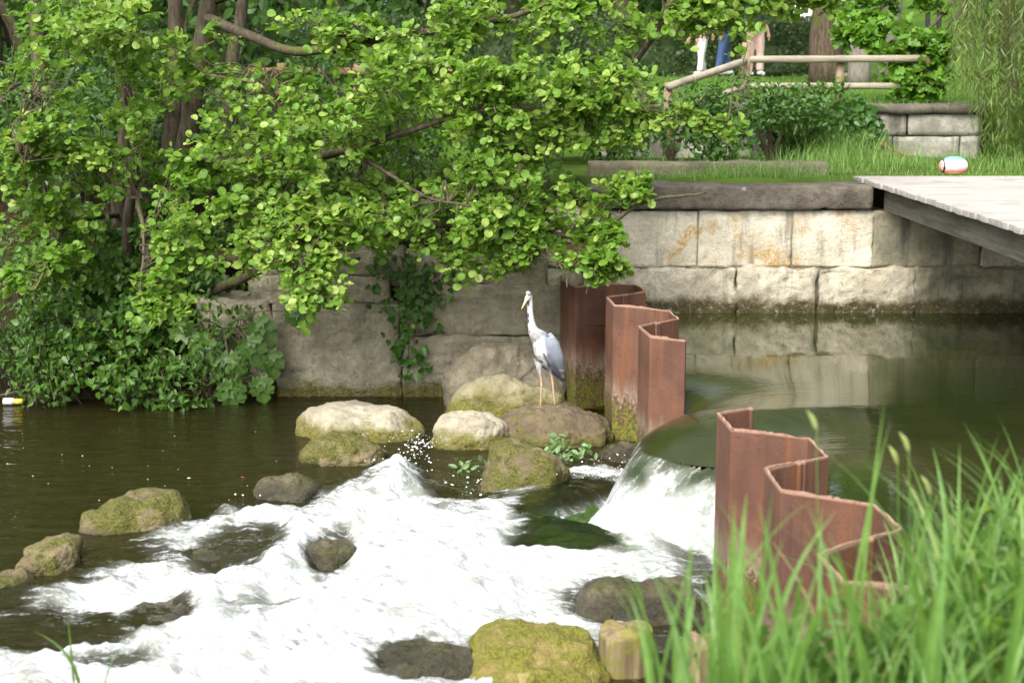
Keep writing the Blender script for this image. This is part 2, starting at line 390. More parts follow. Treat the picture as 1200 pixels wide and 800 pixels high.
M = dict(
    alder=m_leaf('alder_leaf', (.06, .165, .017), (.195, .34, .042), (.34, .45, .095), .5),
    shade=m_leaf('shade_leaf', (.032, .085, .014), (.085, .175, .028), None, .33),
    hedge=m_leaf('hedge_leaf', (.03, .06, .012), (.065, .11, .025), None, .25),
    bramble=m_leaf('bramble_leaf', (.03, .085, .01), (.1, .2, .02), (.19, .3, .03), .35),
    ivy=m_leaf('ivy_leaf', (.025, .08, .012), (.08, .17, .02), (.2, .24, .03), .3),
    willow=m_leaf('willow_leaf', (.07, .13, .025), (.2, .28, .06), (.3, .36, .1), .4),
    maple=m_leaf('maple_leaf', (.06, .17, .016), (.16, .31, .03), (.18, .32, .035), .4),
    grass=m_leaf('grass_blade', (.085, .19, .035), (.23, .38, .1), (.4, .44, .17), .5, .45),
    sprig=m_leaf('sprig_leaf', (.08, .16, .05), (.2, .32, .12), None, .3),
    bark=m_bark('alder_bark', (.085, .068, .045), (.035, .028, .018), .35),
    barkgrey=m_bark('grey_bark', (.22, .2, .17), (.12, .11, .09), .1),
    barkivy=m_bark('brown_bark', (.12, .09, .06), (.05, .036, .025), .2),
    twig=m_plain('twig', (.09, .07, .042), .9, .4),
    rust=m_rust(), ground=m_ground(), upper=m_upper_water(), stream=m_stream(),
    wall_a=m_stone('limestone_pale', (.64, .59, .47), (.49, .44, .33), mz=(.80, .92), lichen=1, streak=.7, bumps=.8, dirt=.35, mosscol=((.05, .045, .018), (.12, .10, .03))),
    wall_b=m_stone('limestone_rough', (.58, .53, .41), (.38, .34, .25), mz=(.82, .94), lichen=0, streak=.55, bumps=1.0, dirt=.5, mosscol=((.035, .03, .012), (.11, .09, .03))),
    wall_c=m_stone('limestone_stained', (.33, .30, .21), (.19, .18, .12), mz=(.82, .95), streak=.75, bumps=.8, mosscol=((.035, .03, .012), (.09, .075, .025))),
    wall_left=m_stone('wall_left_stone', (.37, .335, .24), (.23, .205, .14), mz=(.05, .17), streak=.3, crack=0, bumps=1.0, moss=.22, mosscol=((.05, .045, .012), (.17, .15, .03))),
    coping=m_stone('coping_stone', (.145, .125, .095), (.075, .064, .05), moss=.12, lichen=2, bumps=.8, dirt=.7, streak=.3),
    kerb=m_stone('kerb_stone', (.16, .145, .09), (.09, .08, .05), moss=.3, bumps=.7),
    terrace=m_stone('terrace_stone', (.38, .36, .30), (.2, .19, .15), streak=.85, bumps=.6),
    pale=m_stone('rock_pale', (.37, .335, .25), (.25, .22, .155), mz=(.06, .17), moss=.12, bumps=.8, wet=-.03, mosscol=((.07, .07, .012), (.17, .15, .025))),
    olive=m_stone('rock_olive', (.28, .25, .155), (.18, .16, .09), mz=(.1, .3), moss=.28, bumps=.8, wet=-.02, mosscol=((.07, .07, .012), (.19, .17, .03))),
    slab=m_stone('rock_slab', (.23, .2, .14), (.14, .12, .08), bumps=.9, moss=.1),
    brown=m_stone('rock_brown', (.165, .125, .075), (.085, .064, .036), mz=(-.02, .12), moss=.38, bumps=1.0, wet=-.02),
    moss=m_stone('rock_moss', (.2, .16, .085), (.1, .078, .04), moss=.53, mosscol=((.05, .055, .01), (.15, .145, .025)), bumps=1.0, wet=0.0),
    mossy=m_stone('rock_moss_bright', (.3, .24, .08), (.15, .11, .035), moss=.58, bumps=1.0, wet=-.1, mosscol=((.10, .11, .014), (.23, .215, .03))),
    wetrock=m_stone('rock_wet', (.13, .11, .06), (.05, .042, .022), moss=.42, bumps=1.0, wet=.1, mosscol=((.03, .04, .008), (.10, .11, .02)), rough=.5),
    algae=m_stone('rock_algae', (.03, .06, .008), (.012, .03, .004), moss=.7, bumps=.5, mosscol=((.01, .03, .003), (.04, .085, .01)), rough=.5),
    stump=m_wood('mossy_timber', (.24, .185, .1), (.11, .08, .04), 2, .8, .5),
    deck=m_wood('weathered_plank', (.36, .335, .30), (.26, .24, .215), 0, 1),
    deckend=m_wood('plank_end', (.2, .18, .13), (.11, .1, .07), 1, 1, .2),
    beam=m_wood('dark_beam', (.12, .11, .085), (.06, .055, .04), 1, 1),
    fence=m_wood('fence_timber', (.32, .285, .215), (.2, .175, .125), 0, 1),
    post=m_wood('fence_post', (.26, .2, .12), (.16, .12, .07), 2, 1, .3),
    rail_red=m_wood('red_brown_rail', (.24, .12, .07), (.15, .075, .045), 0, 1),
    path=m_plain('path_gravel', (.42, .39, .35), .95, .2, 60, .1, .4),
    iron=m_plain('rusty_iron', (.13, .045, .025), .8, .5, 60), pole=m_plain('dark_metal', (.06, .055, .05), .6, .2),
    heron=m_attr('heron_plumage'), skin=m_plain('skin', (.42, .24, .16), .55, .1), hair=m_plain('hair', (.03, .02, .014), .6, .4, 90),
    pink=m_plain('pink_cloth', (.62, .44, .38), .9, .15), denim=m_plain('denim', (.05, .09, .2), .9, .3, 50), white=m_plain('white_cloth', (.72, .70, .66), .9, .08),
    navy=m_plain('navy_cloth', (.05, .06, .1), .9, .2), shirt=m_plain('rust_orange_cloth', (.5, .2, .08), .9, .2), shoe=m_plain('white_shoe', (.7, .7, .7), .6, .1), eye=m_plain('eye_dark', (.01, .01, .01), .2, 0),
    spray=m_plain('water_spray', (.88, .9, .9), .3, .05), plaster=m_plain('white_plaster', (.75, .73, .7), .9, .08, 4),
)

# ------------------------------------------------------------ terrain
PILE_X = 1.3
def bank_near(x):                                             # Y where the near bank meets the water
    return 4.95 + 1.0 * sstep(.9, 1.6, x)
def terrain(x, y):
    p = np.stack([x, y, 0 * x], -1)
    z = np.where(x > PILE_X, .1, -.38) + .06 * fbm(p, 1.7, 4, 3)
    e = bank_near(x); near = 1 - sstep(e - 1.3, e + .55, y); z = z + (1.36 - z) * near
    rw = sstep(14.22, 14.3, y)                               # behind the masonry
    up = 1.9 + .03 * fbm(p, 1.2, 3, 5)
    up = up + .58 * sstep(18.62, 18.7, y) * (1 - sstep(8.2, 10.5, x)) + .3 * sstep(18.7, 33, y)
    lw = np.where((x < .6) & (y < 15.7), 1.05 + .85 * sstep(14.3, 15.6, y), 9)
    up = np.minimum(up, lw)
    z = np.where(x > -2.3, z * (1 - rw) + up * rw, z)
    bl = sstep(13.45, 14.0, y + .25 * fbm(p, .9, 3, 8)) * .55 + sstep(13.9, 15.6, y) * 1.55 - .03
    bank = -.38 + bl + .45 * sstep(17, 30, y)
    k = 1 - sstep(-2.75, -2.35, x); k = np.where(y < 12.9, 0, k)
    z = z * (1 - k) + np.maximum(bank, z * (y < 13.4) - 9 * (y >= 13.4)) * k
    hill = sstep(38, 75, y) * (4.5 * sstep(4, 22, x) + 1.0)
    z = z + hill + .02 * fbm(p, 4, 3, 11) * (y > 13)
    return z
xs = np.unique(np.concatenate([np.linspace(-120, -10, 23), np.linspace(-10, 10, 161), np.linspace(10, 120, 23)]))
ys = np.unique(np.concatenate([np.linspace(-30, 2, 12), np.linspace(2, 13.2, 70), np.linspace(13.2, 15.8, 60), np.linspace(15.8, 18.5, 20), np.linspace(18.5, 18.8, 7), np.linspace(19, 40, 32), np.linspace(42, 220, 40)]))
gx, gy = np.meshgrid(xs, ys); nx, ny = len(xs), len(ys)
def gridq(nx, ny):
    i = np.arange(ny - 1)[:, None] * nx; j = np.arange(nx - 1)[None]
    return np.stack([i + j, i + j + 1, i + nx + j + 1, i + nx + j], -1).reshape(-1, 4)
tz = terrain(gx.ravel(), gy.ravel())
tag(mk('ground', np.stack([gx.ravel(), gy.ravel(), tz], 1), gridq(nx, ny), M['ground']), kind='structure')
def tz1(x, y): return float(terrain(np.array([float(x)]), np.array([float(y)]))[0])
# footpath across the far lawn
px_ = np.linspace(-14, 13, 70); pv = []
for yy in (32.2, 34.0):
    for x in px_: pv.append((x, yy, tz1(x, yy) + .03))
tag(mk('path', np.array(pv), gridq(70, 2), M['path']), kind='structure')

# ------------------------------------------------------------ water
PB_PX = [(667, 331), (677, 333.5), (709, 332), (721, 332), (743.5, 332.5), (749.5, 335), (756, 341), (731, 344.5), (711, 347.5), (719.5, 357), (755, 360),
         (784, 363.5), (795, 372.5), (769, 377.5), (749, 382), (762, 394), (803.5, 398.5)]
PF_PX = [(880.8, 477), (841.4, 483.6), (857, 502.3), (898.8, 506), (948, 512), (969.6, 533.8), (937, 540), (897, 549), (915.6, 574), (975, 582.6), (1023.6, 590), (1056.7, 617.5), (1014.6, 630)]
pb = [atz(u, v, PT)[:2] for u, v in PB_PX]; pf = [atz(u, v, PT)[:2] for u, v in PF_PX]
pb[0] = np.array((.44, 13.72)); pb[1] = np.array((.55, 13.28))
pb = [np.array((.44, 14.02))] + pb
pf += [np.array((1.17, 5.75)), np.array((1.2, 5.45)), np.array((1.55, 5.3)), np.array((1.6, 5.0))]
line = np.array(pb + pf)                                      # plan of the whole weir, with the notch between pb[-1] and pf[0]
def line_x(y):                                                # x of the weir line at y (its left-hand envelope is enough for the water edge)
    o = np.argsort(line[:, 1]); return np.interp(y, line[o, 1], line[o, 0])
# upper pool: a fan from the weir line to the right
yy = np.concatenate([np.linspace(4.6, 8.3, 60), np.linspace(8.35, 10.65, 50), np.linspace(10.7, 14.3, 70)])
LIP = np.array([(1.17, 10.56), (.98, 10.38), (.86, 10.1), (.84, 9.8), (.92, 9.58), (1.1, 9.4), (1.36, 9.2), (1.33, 8.42)])
LIP = spline(LIP, 40)
def pool_left(y):
    o = np.argsort(LIP[:, 1]); return np.where((y > 8.42) & (y < 10.56), np.interp(y, LIP[o, 1], LIP[o, 0]), line_x(y))
def lip_dist(X, Y, main=False):
    d = np.full(X.shape, 1e9); L_ = LIP[LIP[:, 1] > 9.32] if main else LIP
    for a, b in zip(L_[:-1], L_[1:]):
        e = b - a; t = np.clip(((X - a[0]) * e[0] + (Y - a[1]) * e[1]) / (e @ e + 1e-12), 0, 1); d = np.minimum(d, np.hypot(X - a[0] - t * e[0], Y - a[1] - t * e[1]))
    return d
tt = np.concatenate([np.linspace(0, .06, 18), np.linspace(.065, .14, 12), np.linspace(.15, 1, 40)])
ux = pool_left(yy)[:, None] + tt[None] * (9 - pool_left(yy)[:, None]); uy = np.repeat(yy[:, None], len(tt), 1)
dl = lip_dist(ux, uy, True); draw = lambda d: .75 - .14 / (1 + (d / .34) ** 2) - .11 * np.exp(-d / .13)
uz = draw(dl) + .0004 * fbm(np.stack([ux.ravel() * 1.5, uy.ravel() * 4, 0 * ux.ravel()], 1), 1.5, 3, 21).reshape(ux.shape)
LIPZ = .50
tag(mk('upper_pool_water', np.stack([ux.ravel(), uy.ravel(), uz.ravel()], 1), gridq(len(tt), len(yy)), M['upper'], attrs={'lip': np.exp(-(dl / .62) ** 2).ravel()}), kind='structure')

lx_ = np.unique(np.concatenate([np.linspace(-9, -3.8, 40), np.linspace(-3.8, 1.42, 345)])); ly_ = np.unique(np.concatenate([np.linspace(4.4, 7, 30), np.linspace(7, 12.6, 330), np.linspace(12.6, 14.2, 40)]))
gx, gy = np.meshgrid(lx_, ly_); X, Y = gx.ravel(), gy.ravel()
def poly_sd(px, X, Y):
    p = np.array(px); d = np.full(len(X), 1e9); ins = np.zeros(len(X), bool)
    for a, b in zip(p, np.roll(p, -1, 0)):
        e = b - a; t = np.clip(((X - a[0]) * e[0] + (Y - a[1]) * e[1]) / (e @ e + 1e-12), 0, 1)
        d = np.minimum(d, np.hypot(X - a[0] - t * e[0], Y - a[1] - t * e[1]))
        c = (a[1] > Y) != (b[1] > Y); xi = a[0] + (Y - a[1]) / (b[1] - a[1] + 1e-12) * (b[0] - a[0]); ins ^= c & (X < xi)
    return np.where(ins, d, -d)
FOAM = [(-60, 700), (0, 690), (60, 662), (120, 640), (170, 615), (215, 602), (250, 578), (330, 580), (395, 562), (440, 540), (468, 525), (500, 524), (520, 550), (560, 570), (600, 560),
        (640, 540), (700, 530), (745, 535), (790, 530), (860, 540), (880, 640), (870, 720), (800, 750), (700, 760), (640, 790), (560, 900), (-100, 900), (-100, 770)]
sd_ = poly_sd([atz(u, v, .08)[:2] for u, v in FOAM], X, Y)
p3 = np.stack([X, Y, 0 * X], 1)
foam = sstep(-.22, .62, sd_ + .2 * fbm(p3, 2.2, 4, 31))
def ell(u, v, ru, rv, z=.08):
    c = atz(u, v, z); e = atz(u + ru, v, z); k = atz(u, v - rv, z); l = atz(u, v + rv, z)
    rx, ry = abs(e[0] - c[0]), abs(k[1] - l[1]) / 2
    return np.hypot((X - c[0]) / rx, (Y - c[1]) / ry)
for u, v, ru, rv, s in [(50, 722, 105, 26, .8), (-40, 700, 60, 30, .8), (672, 598, 82, 44, 1.25), (655, 640, 60, 12, .9), (388, 645, 34, 24, .8), (275, 635, 62, 26, .62), (192, 706, 44, 18, .75), (492, 765, 70, 26, .8),
                        (745, 700, 90, 30, .62), (120, 765, 70, 10, .5), (560, 745, 40, 8, .35), (310, 700, 60, 10, .3), (540, 605, 50, 8, .3), (200, 640, 60, 10, .35), (420, 605, 30, 8, .3)]:
    foam = foam * (1 - s * (1 - sstep(.55, 1.25, ell(u, v, ru, rv) + .2 * fbm(p3, 4, 3, 5)))).clip(0, 1)
foam = np.maximum(foam, .95 * np.exp(-ell(690, 546, 75, 11) ** 2 * 1.2)); foam = np.maximum(foam, .8 * np.exp(-ell(618, 572, 42, 16) ** 2))
# fall of the water below the lip
sdn = lip_dist(X, Y); LN = np.interp(Y, [8.4, 9.15, 9.35, 9.6, 9.82, 10.1, 10.6], [.12, .17, .36, .5, .36, .25, .18]); dn = sdn / LN
q_ = lambda t: 1 - sstep(-.25, 1.1, t)
lo_ = np.argsort(LIP[:, 1]); LZ = np.interp(Y, LIP[lo_, 1], draw(lip_dist(LIP[:, 0], LIP[:, 1], True))[lo_])
prof = LZ * q_(dn) / q_(np.zeros(1)); tongue = 1 - sstep(.8, 1.7, dn)
mound = .15 * np.exp(-((X + .55) / .7) ** 2 - ((Y - 9.5) / 1.1) ** 2) + .13 * np.exp(-((X + .9) / .5) ** 2 - ((Y - 10.9) / .55) ** 2)
fl = np.stack([X * .91 + Y * .41, (Y * .91 - X * .41) * 3.2, 0 * X], 1)
turb = fbm(fl, 1.6, 5, 41, .55)
dome = np.exp(-(ell(670, 600, 92, 54) ** 4)) * (1 - tongue)
z = prof + (mound * foam + foam * (.05 + .085 * turb + .03 * fbm(p3, 9, 3, 43))) * (1 - .9 * tongue) * (1 - .85 * np.exp(-(ell(655, 605, 105, 60) ** 2)))
z += tongue * .02 * fbm(np.stack([X * 6 + Y * 3, (Y - X) * 1.5, 0 * X], 1), 1.5, 3, 61) * sstep(.05, .4, dn)
z += (1 - foam) * .006 * fbm(np.stack([X * 2, Y * 5, 0 * X], 1), 2, 3, 47) + .19 * np.exp(-(ell(668, 604, 84, 50) ** 2)) * (1 - tongue) * (1 + .06 * fbm(fl, 5, 3, 71))
glass = 1 - sstep(.9, 1.6, dn)
foam = np.maximum(foam, tongue * sstep(.0, .5, dn)) * (1 - tongue * (1 - sstep(-.15, .6, dn + .3 * fbm(np.stack([X * 2 + Y * 9, Y * 2, 0 * X], 1), 1.8, 3, 78))) * .55)
foam = np.maximum(foam, .9 * sstep(1.7, .9, dn) * sstep(.6, 1.0, dn) * (Y < 9.9))
keep = X < np.where((Y > 8.42) & (Y < 10.56), pool_left(Y) + .012, line_x(Y) + .02)
q = gridq(len(lx_), len(ly_)); q = q[keep[q].all(1)]
Zl = z
tag(mk('stream_water', np.stack([X, Y, z], 1), q, M['stream'], attrs={'foam': foam, 'glass': glass, 'dome': dome, 'near': 1 - sstep(-.1, .95, dn + .45 * fbm(np.stack([X * 2 + Y * 9, Y * 2, 0 * X], 1), 1.6, 3, 77))}), kind='structure')
def water_z(x, y):
    i = np.argmin((X - x) ** 2 + (Y - y) ** 2); return Zl[i]

# ------------------------------------------------------------ stone walls
def wall_thing(name, loc, label): return thing(name, loc, label, 'stone wall')
rw = wall_thing('retaining_wall', (3, 14.2, .75), 'pale limestone block wall rising from the still upper pool, ochre stained, under the deck')
def zAt(v, Y=14.0): return float(at(600, v, Y)[2])
def xAt(u, Y=14.0): return float(at(u, 300, Y)[0])
c1t, c1b, c2t, c2b = zAt(247), zAt(313), zAt(313.6), .35
sd0 = 100
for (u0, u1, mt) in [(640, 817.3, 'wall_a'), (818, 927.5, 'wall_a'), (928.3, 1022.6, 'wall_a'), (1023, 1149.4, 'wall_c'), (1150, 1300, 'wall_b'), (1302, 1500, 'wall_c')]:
    p, qd = rbox((xAt(u0), 14.0, c1b), (xAt(u1), 14.5, c1t), .006, .026, .011, 5, sd0, .02); sd0 += 1
    MB().add(p, qd).build('stone_block', M[mt], rw)
for (u0, u1, mt) in [(640, 703.4, 'wall_b'), (704, 862.3, 'wall_b'), (863, 957.6, 'wall_b'), (958, 1071.6, 'wall_b'), (1072, 1230, 'wall_c'), (1232, 1500, 'wall_b')]:
    p, qd = rbox((xAt(u0), 13.94, c2b), (xAt(u1), 14.5, c2t), .008, .025, .03, 7, sd0, .02); sd0 += 1
    MB().add(p, qd).build('stone_block', M[mt], rw)
MB().add(*rbox((.7, 14.022, .3), (7, 14.45, c1t - .005), .005, .5)).build('mortar_core', M['wall_c'], rw)
p, qd = rbox((xAt(688), 13.93, zAt(246, 13.93)), (xAt(1021, 13.93), 14.5, zAt(217.5, 13.93)), .02, .03, .012, 5, 140, .05)
MB().add(p, qd).build('coping', M['coping'], rw)

lw = wall_thing('quay_wall', (-.9, 14.1, 0), 'cracked brown stone block wall on the left behind the boulders, mossy at the waterline')
for (u0, u1, v0, v1, y0, mt, rg) in [(318, 469, 358, 470, 13.86, 'wall_left', .02), (469.6, 700, 394, 480, 13.85, 'wall_left', .02), (470, 700, 335, 393.2, 13.88, 'wall_left', .02),
                                 (288, 455, 325, 356, 13.95, 'wall_left', .025), (456, 640, 300, 334, 14.0, 'wall_left', .03), (290, 470, 296, 323, 14.02, 'wall_left', .025), (230, 317, 350, 480, 13.95, 'wall_left', .04)]:
    p, qd = rbox((xAt(u0, y0), y0, zAt(v1, y0) - (.3 if v1 > 465 else 0)), (xAt(u1, y0), y0 + .5, zAt(v0, y0)), .012, .02, rg, 3.5, sd0, .05); sd0 += 1
    bed = fbm(p * np.array((1.2, 1.2, 9)), 1.6, 4, sd0); fr_ = p[:, 1] < y0 + .1; p[fr_, 1] -= (.014 * np.abs(bed) + .01 * sstep(.1, .4, fbm(p, 14, 3, sd0)))[fr_] - .008
    MB().add(p, qd).build('stone_block', M[mt], lw)

kb = tag(MB().add(*rbox((xAt(689, 15.3), 15.3, 1.75), (xAt(968, 15.3), 15.62, zAt(190, 15.3)), .02, .05, .012, 4, 170, .03)).build('stone_kerb', M['kerb']),
         'long low mossy stone kerb lying in the grass behind the wall coping', 'kerb')

tw = wall_thing('terrace_wall', (4.5, 18.8, 1.9), 'grey streaked garden wall with dark coping below the timber fence, half hidden by ivy')
Yt = 18.45
zt_, zc_, zm_ = zAt(122, Yt), zAt(134, Yt), zAt(160, Yt)
for a, b, z0, z1 in [(905, 985, zm_ + .008, zc_), (987, 1056, zm_ + .008, zc_), (1058, 1143, zm_ + .008, zc_), (905, 1000, 1.7, zm_), (1002, 1040, 1.7, zm_), (1042, 1118, 1.7, zm_), (1120, 1143, 1.7, zm_), (700, 903, 1.7, zc_)]:
    MB().add(*rbox((xAt(a, Yt), Yt, z0), (xAt(b, Yt), Yt + .4, z1), .012, .06, .012, 5, sd0)).build('stone_block', M['terrace'], tw); sd0 += 1
MB().add(*rbox((xAt(700, Yt), Yt - .06, zc_ + .004), (xAt(1148, Yt), Yt + .45, zt_), .015, .06, .01, 5, sd0, .02)).build('coping', M['coping'], tw)

# ------------------------------------------------------------ sheet piles
def pile_piece(pts, top, bot, th=.011, jag=0.006, seed=0):
    pts = np.array(pts, float)
    sub = []
    for a, b in zip(pts[:-1], pts[1:]):
        n = max(2, int(np.linalg.norm(b - a) / .03))
        sub += [a + (b - a) * k / n for k in range(n)]
    sub = np.array(sub + [pts[-1]])
    t = np.gradient(sub, axis=0); t /= np.linalg.norm(t, axis=1)[:, None]; nrm = np.stack([-t[:, 1], t[:, 0]], 1)
    A, B = sub + nrm * th / 2, sub - nrm * th / 2; m = len(sub)
    zs = np.linspace(bot, top, 30); nz = len(zs)
    rng = np.random.default_rng(seed)
    def sheet(S):
        v = np.zeros((nz, m, 3)); v[:, :, :2] = S[None]; v[:, :, 2] = zs[:, None]
        v[-1, :, 2] += jag * fbm(np.concatenate([sub * 9, np.full((m, 1), seed)], 1), 2, 3, seed); return v.reshape(-1, 3)
    va, vb = sheet(A), sheet(B); k = nz * m
    qa = gridq(m, nz); qb = qa[:, ::-1] + k
    j = np.arange(m - 1); top_ = (nz - 1) * m
    qt = np.stack([top_ + j, top_ + j + 1, k + top_ + j + 1, k + top_ + j], 1)
    jj = np.arange(nz - 1) * m
    e0 = np.stack([jj, jj + m, k + jj + m, k + jj], 1); e1 = np.stack([jj + m - 1, k + jj + m - 1, k + jj + 2 * m - 1, jj + 2 * m - 1], 1)
    return np.concatenate([va, vb]), np.concatenate([qa, qb, qt, e0, e1])
def piles(name, pts, cuts, label, bot):
    c = np.mean(pts, 0); root = thing(name, (c[0], c[1], 0), label, 'sheet piling')
    for i, (a, b) in enumerate(zip(cuts[:-1], cuts[1:])):
        mb = MB(); mb.add(*pile_piece(pts[a:b + 1], PT + .004 * (-1) ** i, bot, seed=i + len(pts)))
        for k, sgn in ((a, 1), (b, -1)):                       # interlock knuckles at the joints
            d = np.array(pts[k + sgn]) - pts[k]; d /= np.linalg.norm(d); pk = np.array(pts[k]) + d * .016
            nn = np.array((-d[1], d[0])) * .012 * sgn
            zz = np.linspace(bot, PT - .002, 12)
            mb.add(*tube(np.stack([np.full(12, pk[0] + nn[0]), np.full(12, pk[1] + nn[1]), zz], 1), .013, 8))
        mb.build('sheet_pile', M['rust'], root, smooth=False)
    return root
piles('sheet_pile_wall', pb, [0, 4, 8, 11, 14, 17], 'rust brown steel sheet piling beside the heron, running out from the stone walls', -.5)
piles('sheet_pile_wall', pf, [0, 3, 6, 9, 12, 15, len(pf) - 1], 'rust brown steel sheet piling standing behind the tall bank grass', -.5)

a_, b_ = at(683, 262, 13.8), at(701, 345, 13.8)
tag(MB().add(*rbox((a_[0], 13.76, .2), (b_[0], 13.9, a_[2]), .01, .04, .006, 8, 5)).build('corner_post', M['post']), 'weathered brown post against the wall above the sheet piling, half behind alder leaves', 'post')
# ------------------------------------------------------------ boulders
def rock(u0, u1, v0, v1, Y, depth, mat, label, name='boulder', seed=0, planes=16, low=-.35, flat=0, sharp=26, rough=.022, top=None, sub=ICO5):
    rng = np.random.default_rng(seed + 900)
    if seed in (1, 2, 5, 7, 8, 9, 10, 11, 13, 14, 15, 16): Y = float(atz(600, v1, .0)[1]) + depth * .42
    a, b = at(u0, v1, Y), at(u1, v1, Y); ztop = at((u0 + u1) / 2, v0, Y)[2] if top is None else top
    ztop -= {8: .07, 13: .07, 14: .13, 15: .1, 16: .08, 17: .06, 11: .04, 9: .03}.get(seed, 0)
    if low == -.35: low = -max(ztop * .9, .1) - .04
    h = np.array(((b[0] - a[0]) / 2, depth / 2, (ztop - low) / 2)); c = np.array(((a[0] + b[0]) / 2, Y, (ztop + low) / 2))
    v, f = sub
    pn = rng.normal(size=(planes, 3)); pn[:, 2] = np.abs(pn[:, 2]) * .7; pn /= np.linalg.norm(pn, axis=1)[:, None]
    pd = rng.uniform(.72, 1.0, planes)
    pn = np.concatenate([pn, [[0, 0, 1], [1, 0, 0], [-1, 0, 0], [0, -1, 0]]]); pd = np.concatenate([pd, [.86 - flat * .1, .9, .9, .88]])
    dt = np.clip(v @ pn.T, 1e-3, None) / pd
    r = (np.sum(dt ** sharp, 1) + 1) ** (-1 / sharp)
    p = v * r[:, None]
    lo, hi = p.min(0), p.max(0); p = (p - (lo + hi) / 2) / ((hi - lo) / 2)
    p = p * h
    s = min(h) ; n1 = fbm(p + seed * 3.1, 1.3 / max(h), 3, seed) * .09 * max(h) + fbm(p + seed, 9, 5, seed + 5, .58) * rough
    nn = v / (h / max(h)); nn /= np.linalg.norm(nn, axis=1)[:, None]
    p = p + nn * n1[:, None]
    return tag(mk(name, p + c, f, M[mat]), label, 'rock')
rock(352, 500, 476, 516, 12.75, .8, 'pale', 'flat pale boulder with dry top and mossy edge in the dark left pool', seed=1, flat=1.2, sharp=40, rough=.016, planes=9)
rock(350, 452, 511, 545, 11.8, .6, 'moss', 'low olive moss covered rock right in front of the flat pale boulder', seed=2, flat=1)
rock(518, 660, 403, 470, 13.55, .55, 'slab', 'big dark grey slab against the left wall behind the heron', seed=3, flat=1, planes=9, sharp=26)
rock(520, 665, 444, 500, 13.1, .55, 'olive', 'large pale olive boulder behind the heron legs, below the grey slab', seed=4, sharp=18)
rock(508, 600, 488, 526, 12.45, .5, 'pale', 'small pale cream boulder left of the brown rock the heron stands on', seed=5, flat=1)
hr = rock(582, 714, 479, 535, 12.3, .8, 'brown', 'brown rounded rock the grey heron stands on', seed=6, planes=7, sharp=12, rough=.02)
rock(566, 668, 515, 590, 11.2, .75, 'moss', 'moss covered boulder below the heron rock, at the edge of the white water', seed=7, planes=10)
rock(298, 388, 550, 590, 11.15, .5, 'wetrock', 'low reddish wet rock washed by the edge of the foam', seed=8, flat=1)
rock(103, 228, 578, 625, 10.45, .6, 'moss', 'moss topped boulder in the stream at left where calm water meets foam', seed=9, flat=1)
rock(28, 96, 634, 672, 9.6, .5, 'moss', 'small green mossy rock near the left picture edge beside foam', seed=10)
rock(-25, 42, 664, 690, 9.3, .4, 'moss', 'low wet mossy stone at the left picture edge', seed=11)
rock(50, 118, 588, 615, 10.5, .5, 'moss', 'drowned brown stone under the calm water at left', seed=12, top=-.03, low=-.5)
rock(352, 418, 622, 672, 9.5, .42, 'wetrock', 'dark green wet rock breaking through the middle of the foam', seed=13)
rock(225, 318, 612, 660, 9.7, .6, 'wetrock', 'wide brown wet rock barely showing through the thin foam', seed=14, flat=1)
rock(155, 232, 690, 730, 8.6, .4, 'wetrock', 'olive wet rock with water sliding over it in the left foam', seed=15)
rock(420, 562, 742, 800, 7.95, .5, 'wetrock', 'dark wet rock in the foam at the bottom centre', seed=16, flat=1)
rock(660, 840, 672, 745, 8.2, .6, 'wetrock', 'dark weedy rock with thin water streaming over it beside the front piling', seed=17, flat=1)
rock(540, 712, 742, 850, 7.35, .7, 'mossy', 'yellow green mossy boulder at the bottom beside the timber stump', seed=18, planes=9)
rock(606, 736, 580, 650, 9.72, .85, 'algae', 'bright green algae boulder under smooth glassy water below the weir', seed=19, top=.085, planes=6, sharp=8)
rock(744, 802, 500, 560, 10.6, .35, 'moss', 'mossy stone lump at the foot of the end sheet pile', seed=20, top=.28)
rock(700, 760, 505, 560, 11.6, .4, 'wetrock', 'dark rock in the shaded bay between the sheet piles', seed=21, top=.1)

def stump(u0, u1, v0, Y, label, seed):
    a, b = at(u0, 780, Y), at(u1, 780, Y); r = (b[0] - a[0]) / 2; zt = at(u0, v0, Y)[2]
    n, m = 40, 34; th = np.arange(n) * 2 * math.pi / n; V = []
    zz = np.concatenate([np.linspace(-.4, zt, m), [zt + .004] * 9]); rr = np.concatenate([np.full(m, 1.0), np.linspace(.95, .03, 9)])
    for zk, rk in zip(zz, rr):
        p = np.stack([rk * r * np.cos(th), rk * r * np.sin(th) * .9, np.full(n, zk)], 1)
        g = 1 + .02 * np.sin(th * 3 + seed) + .07 * fbm(np.stack([np.cos(th) * 2, np.sin(th) * 2, np.full(n, zk * 1.2)], 1), 2, 4, seed)
        p[:, :2] *= g[:, None]; p[:, 2] += (zk > zt - .03) * .02 * fbm(p / r, 2.5, 3, seed)
        V.append(p)
    v = np.concatenate(V) + np.array(((a[0] + b[0]) / 2, Y, 0)); i = np.arange(m + 8)[:, None] * n; j = np.arange(n)[None]; k = (j + 1) % n
    return tag(mk('timber_stump', v, np.stack([i + j, i + k, i + n + k, i + n + j], -1).reshape(-1, 4), M['stump']), label, 'stump')
stump(702, 764, 737, 7.3, 'yellowish mossy timber post stump beside the bright mossy boulder at the bottom', 1)
stump(798, 850, 752, 7.2, 'shorter mossy timber stump half hidden behind the grass blades', 2)

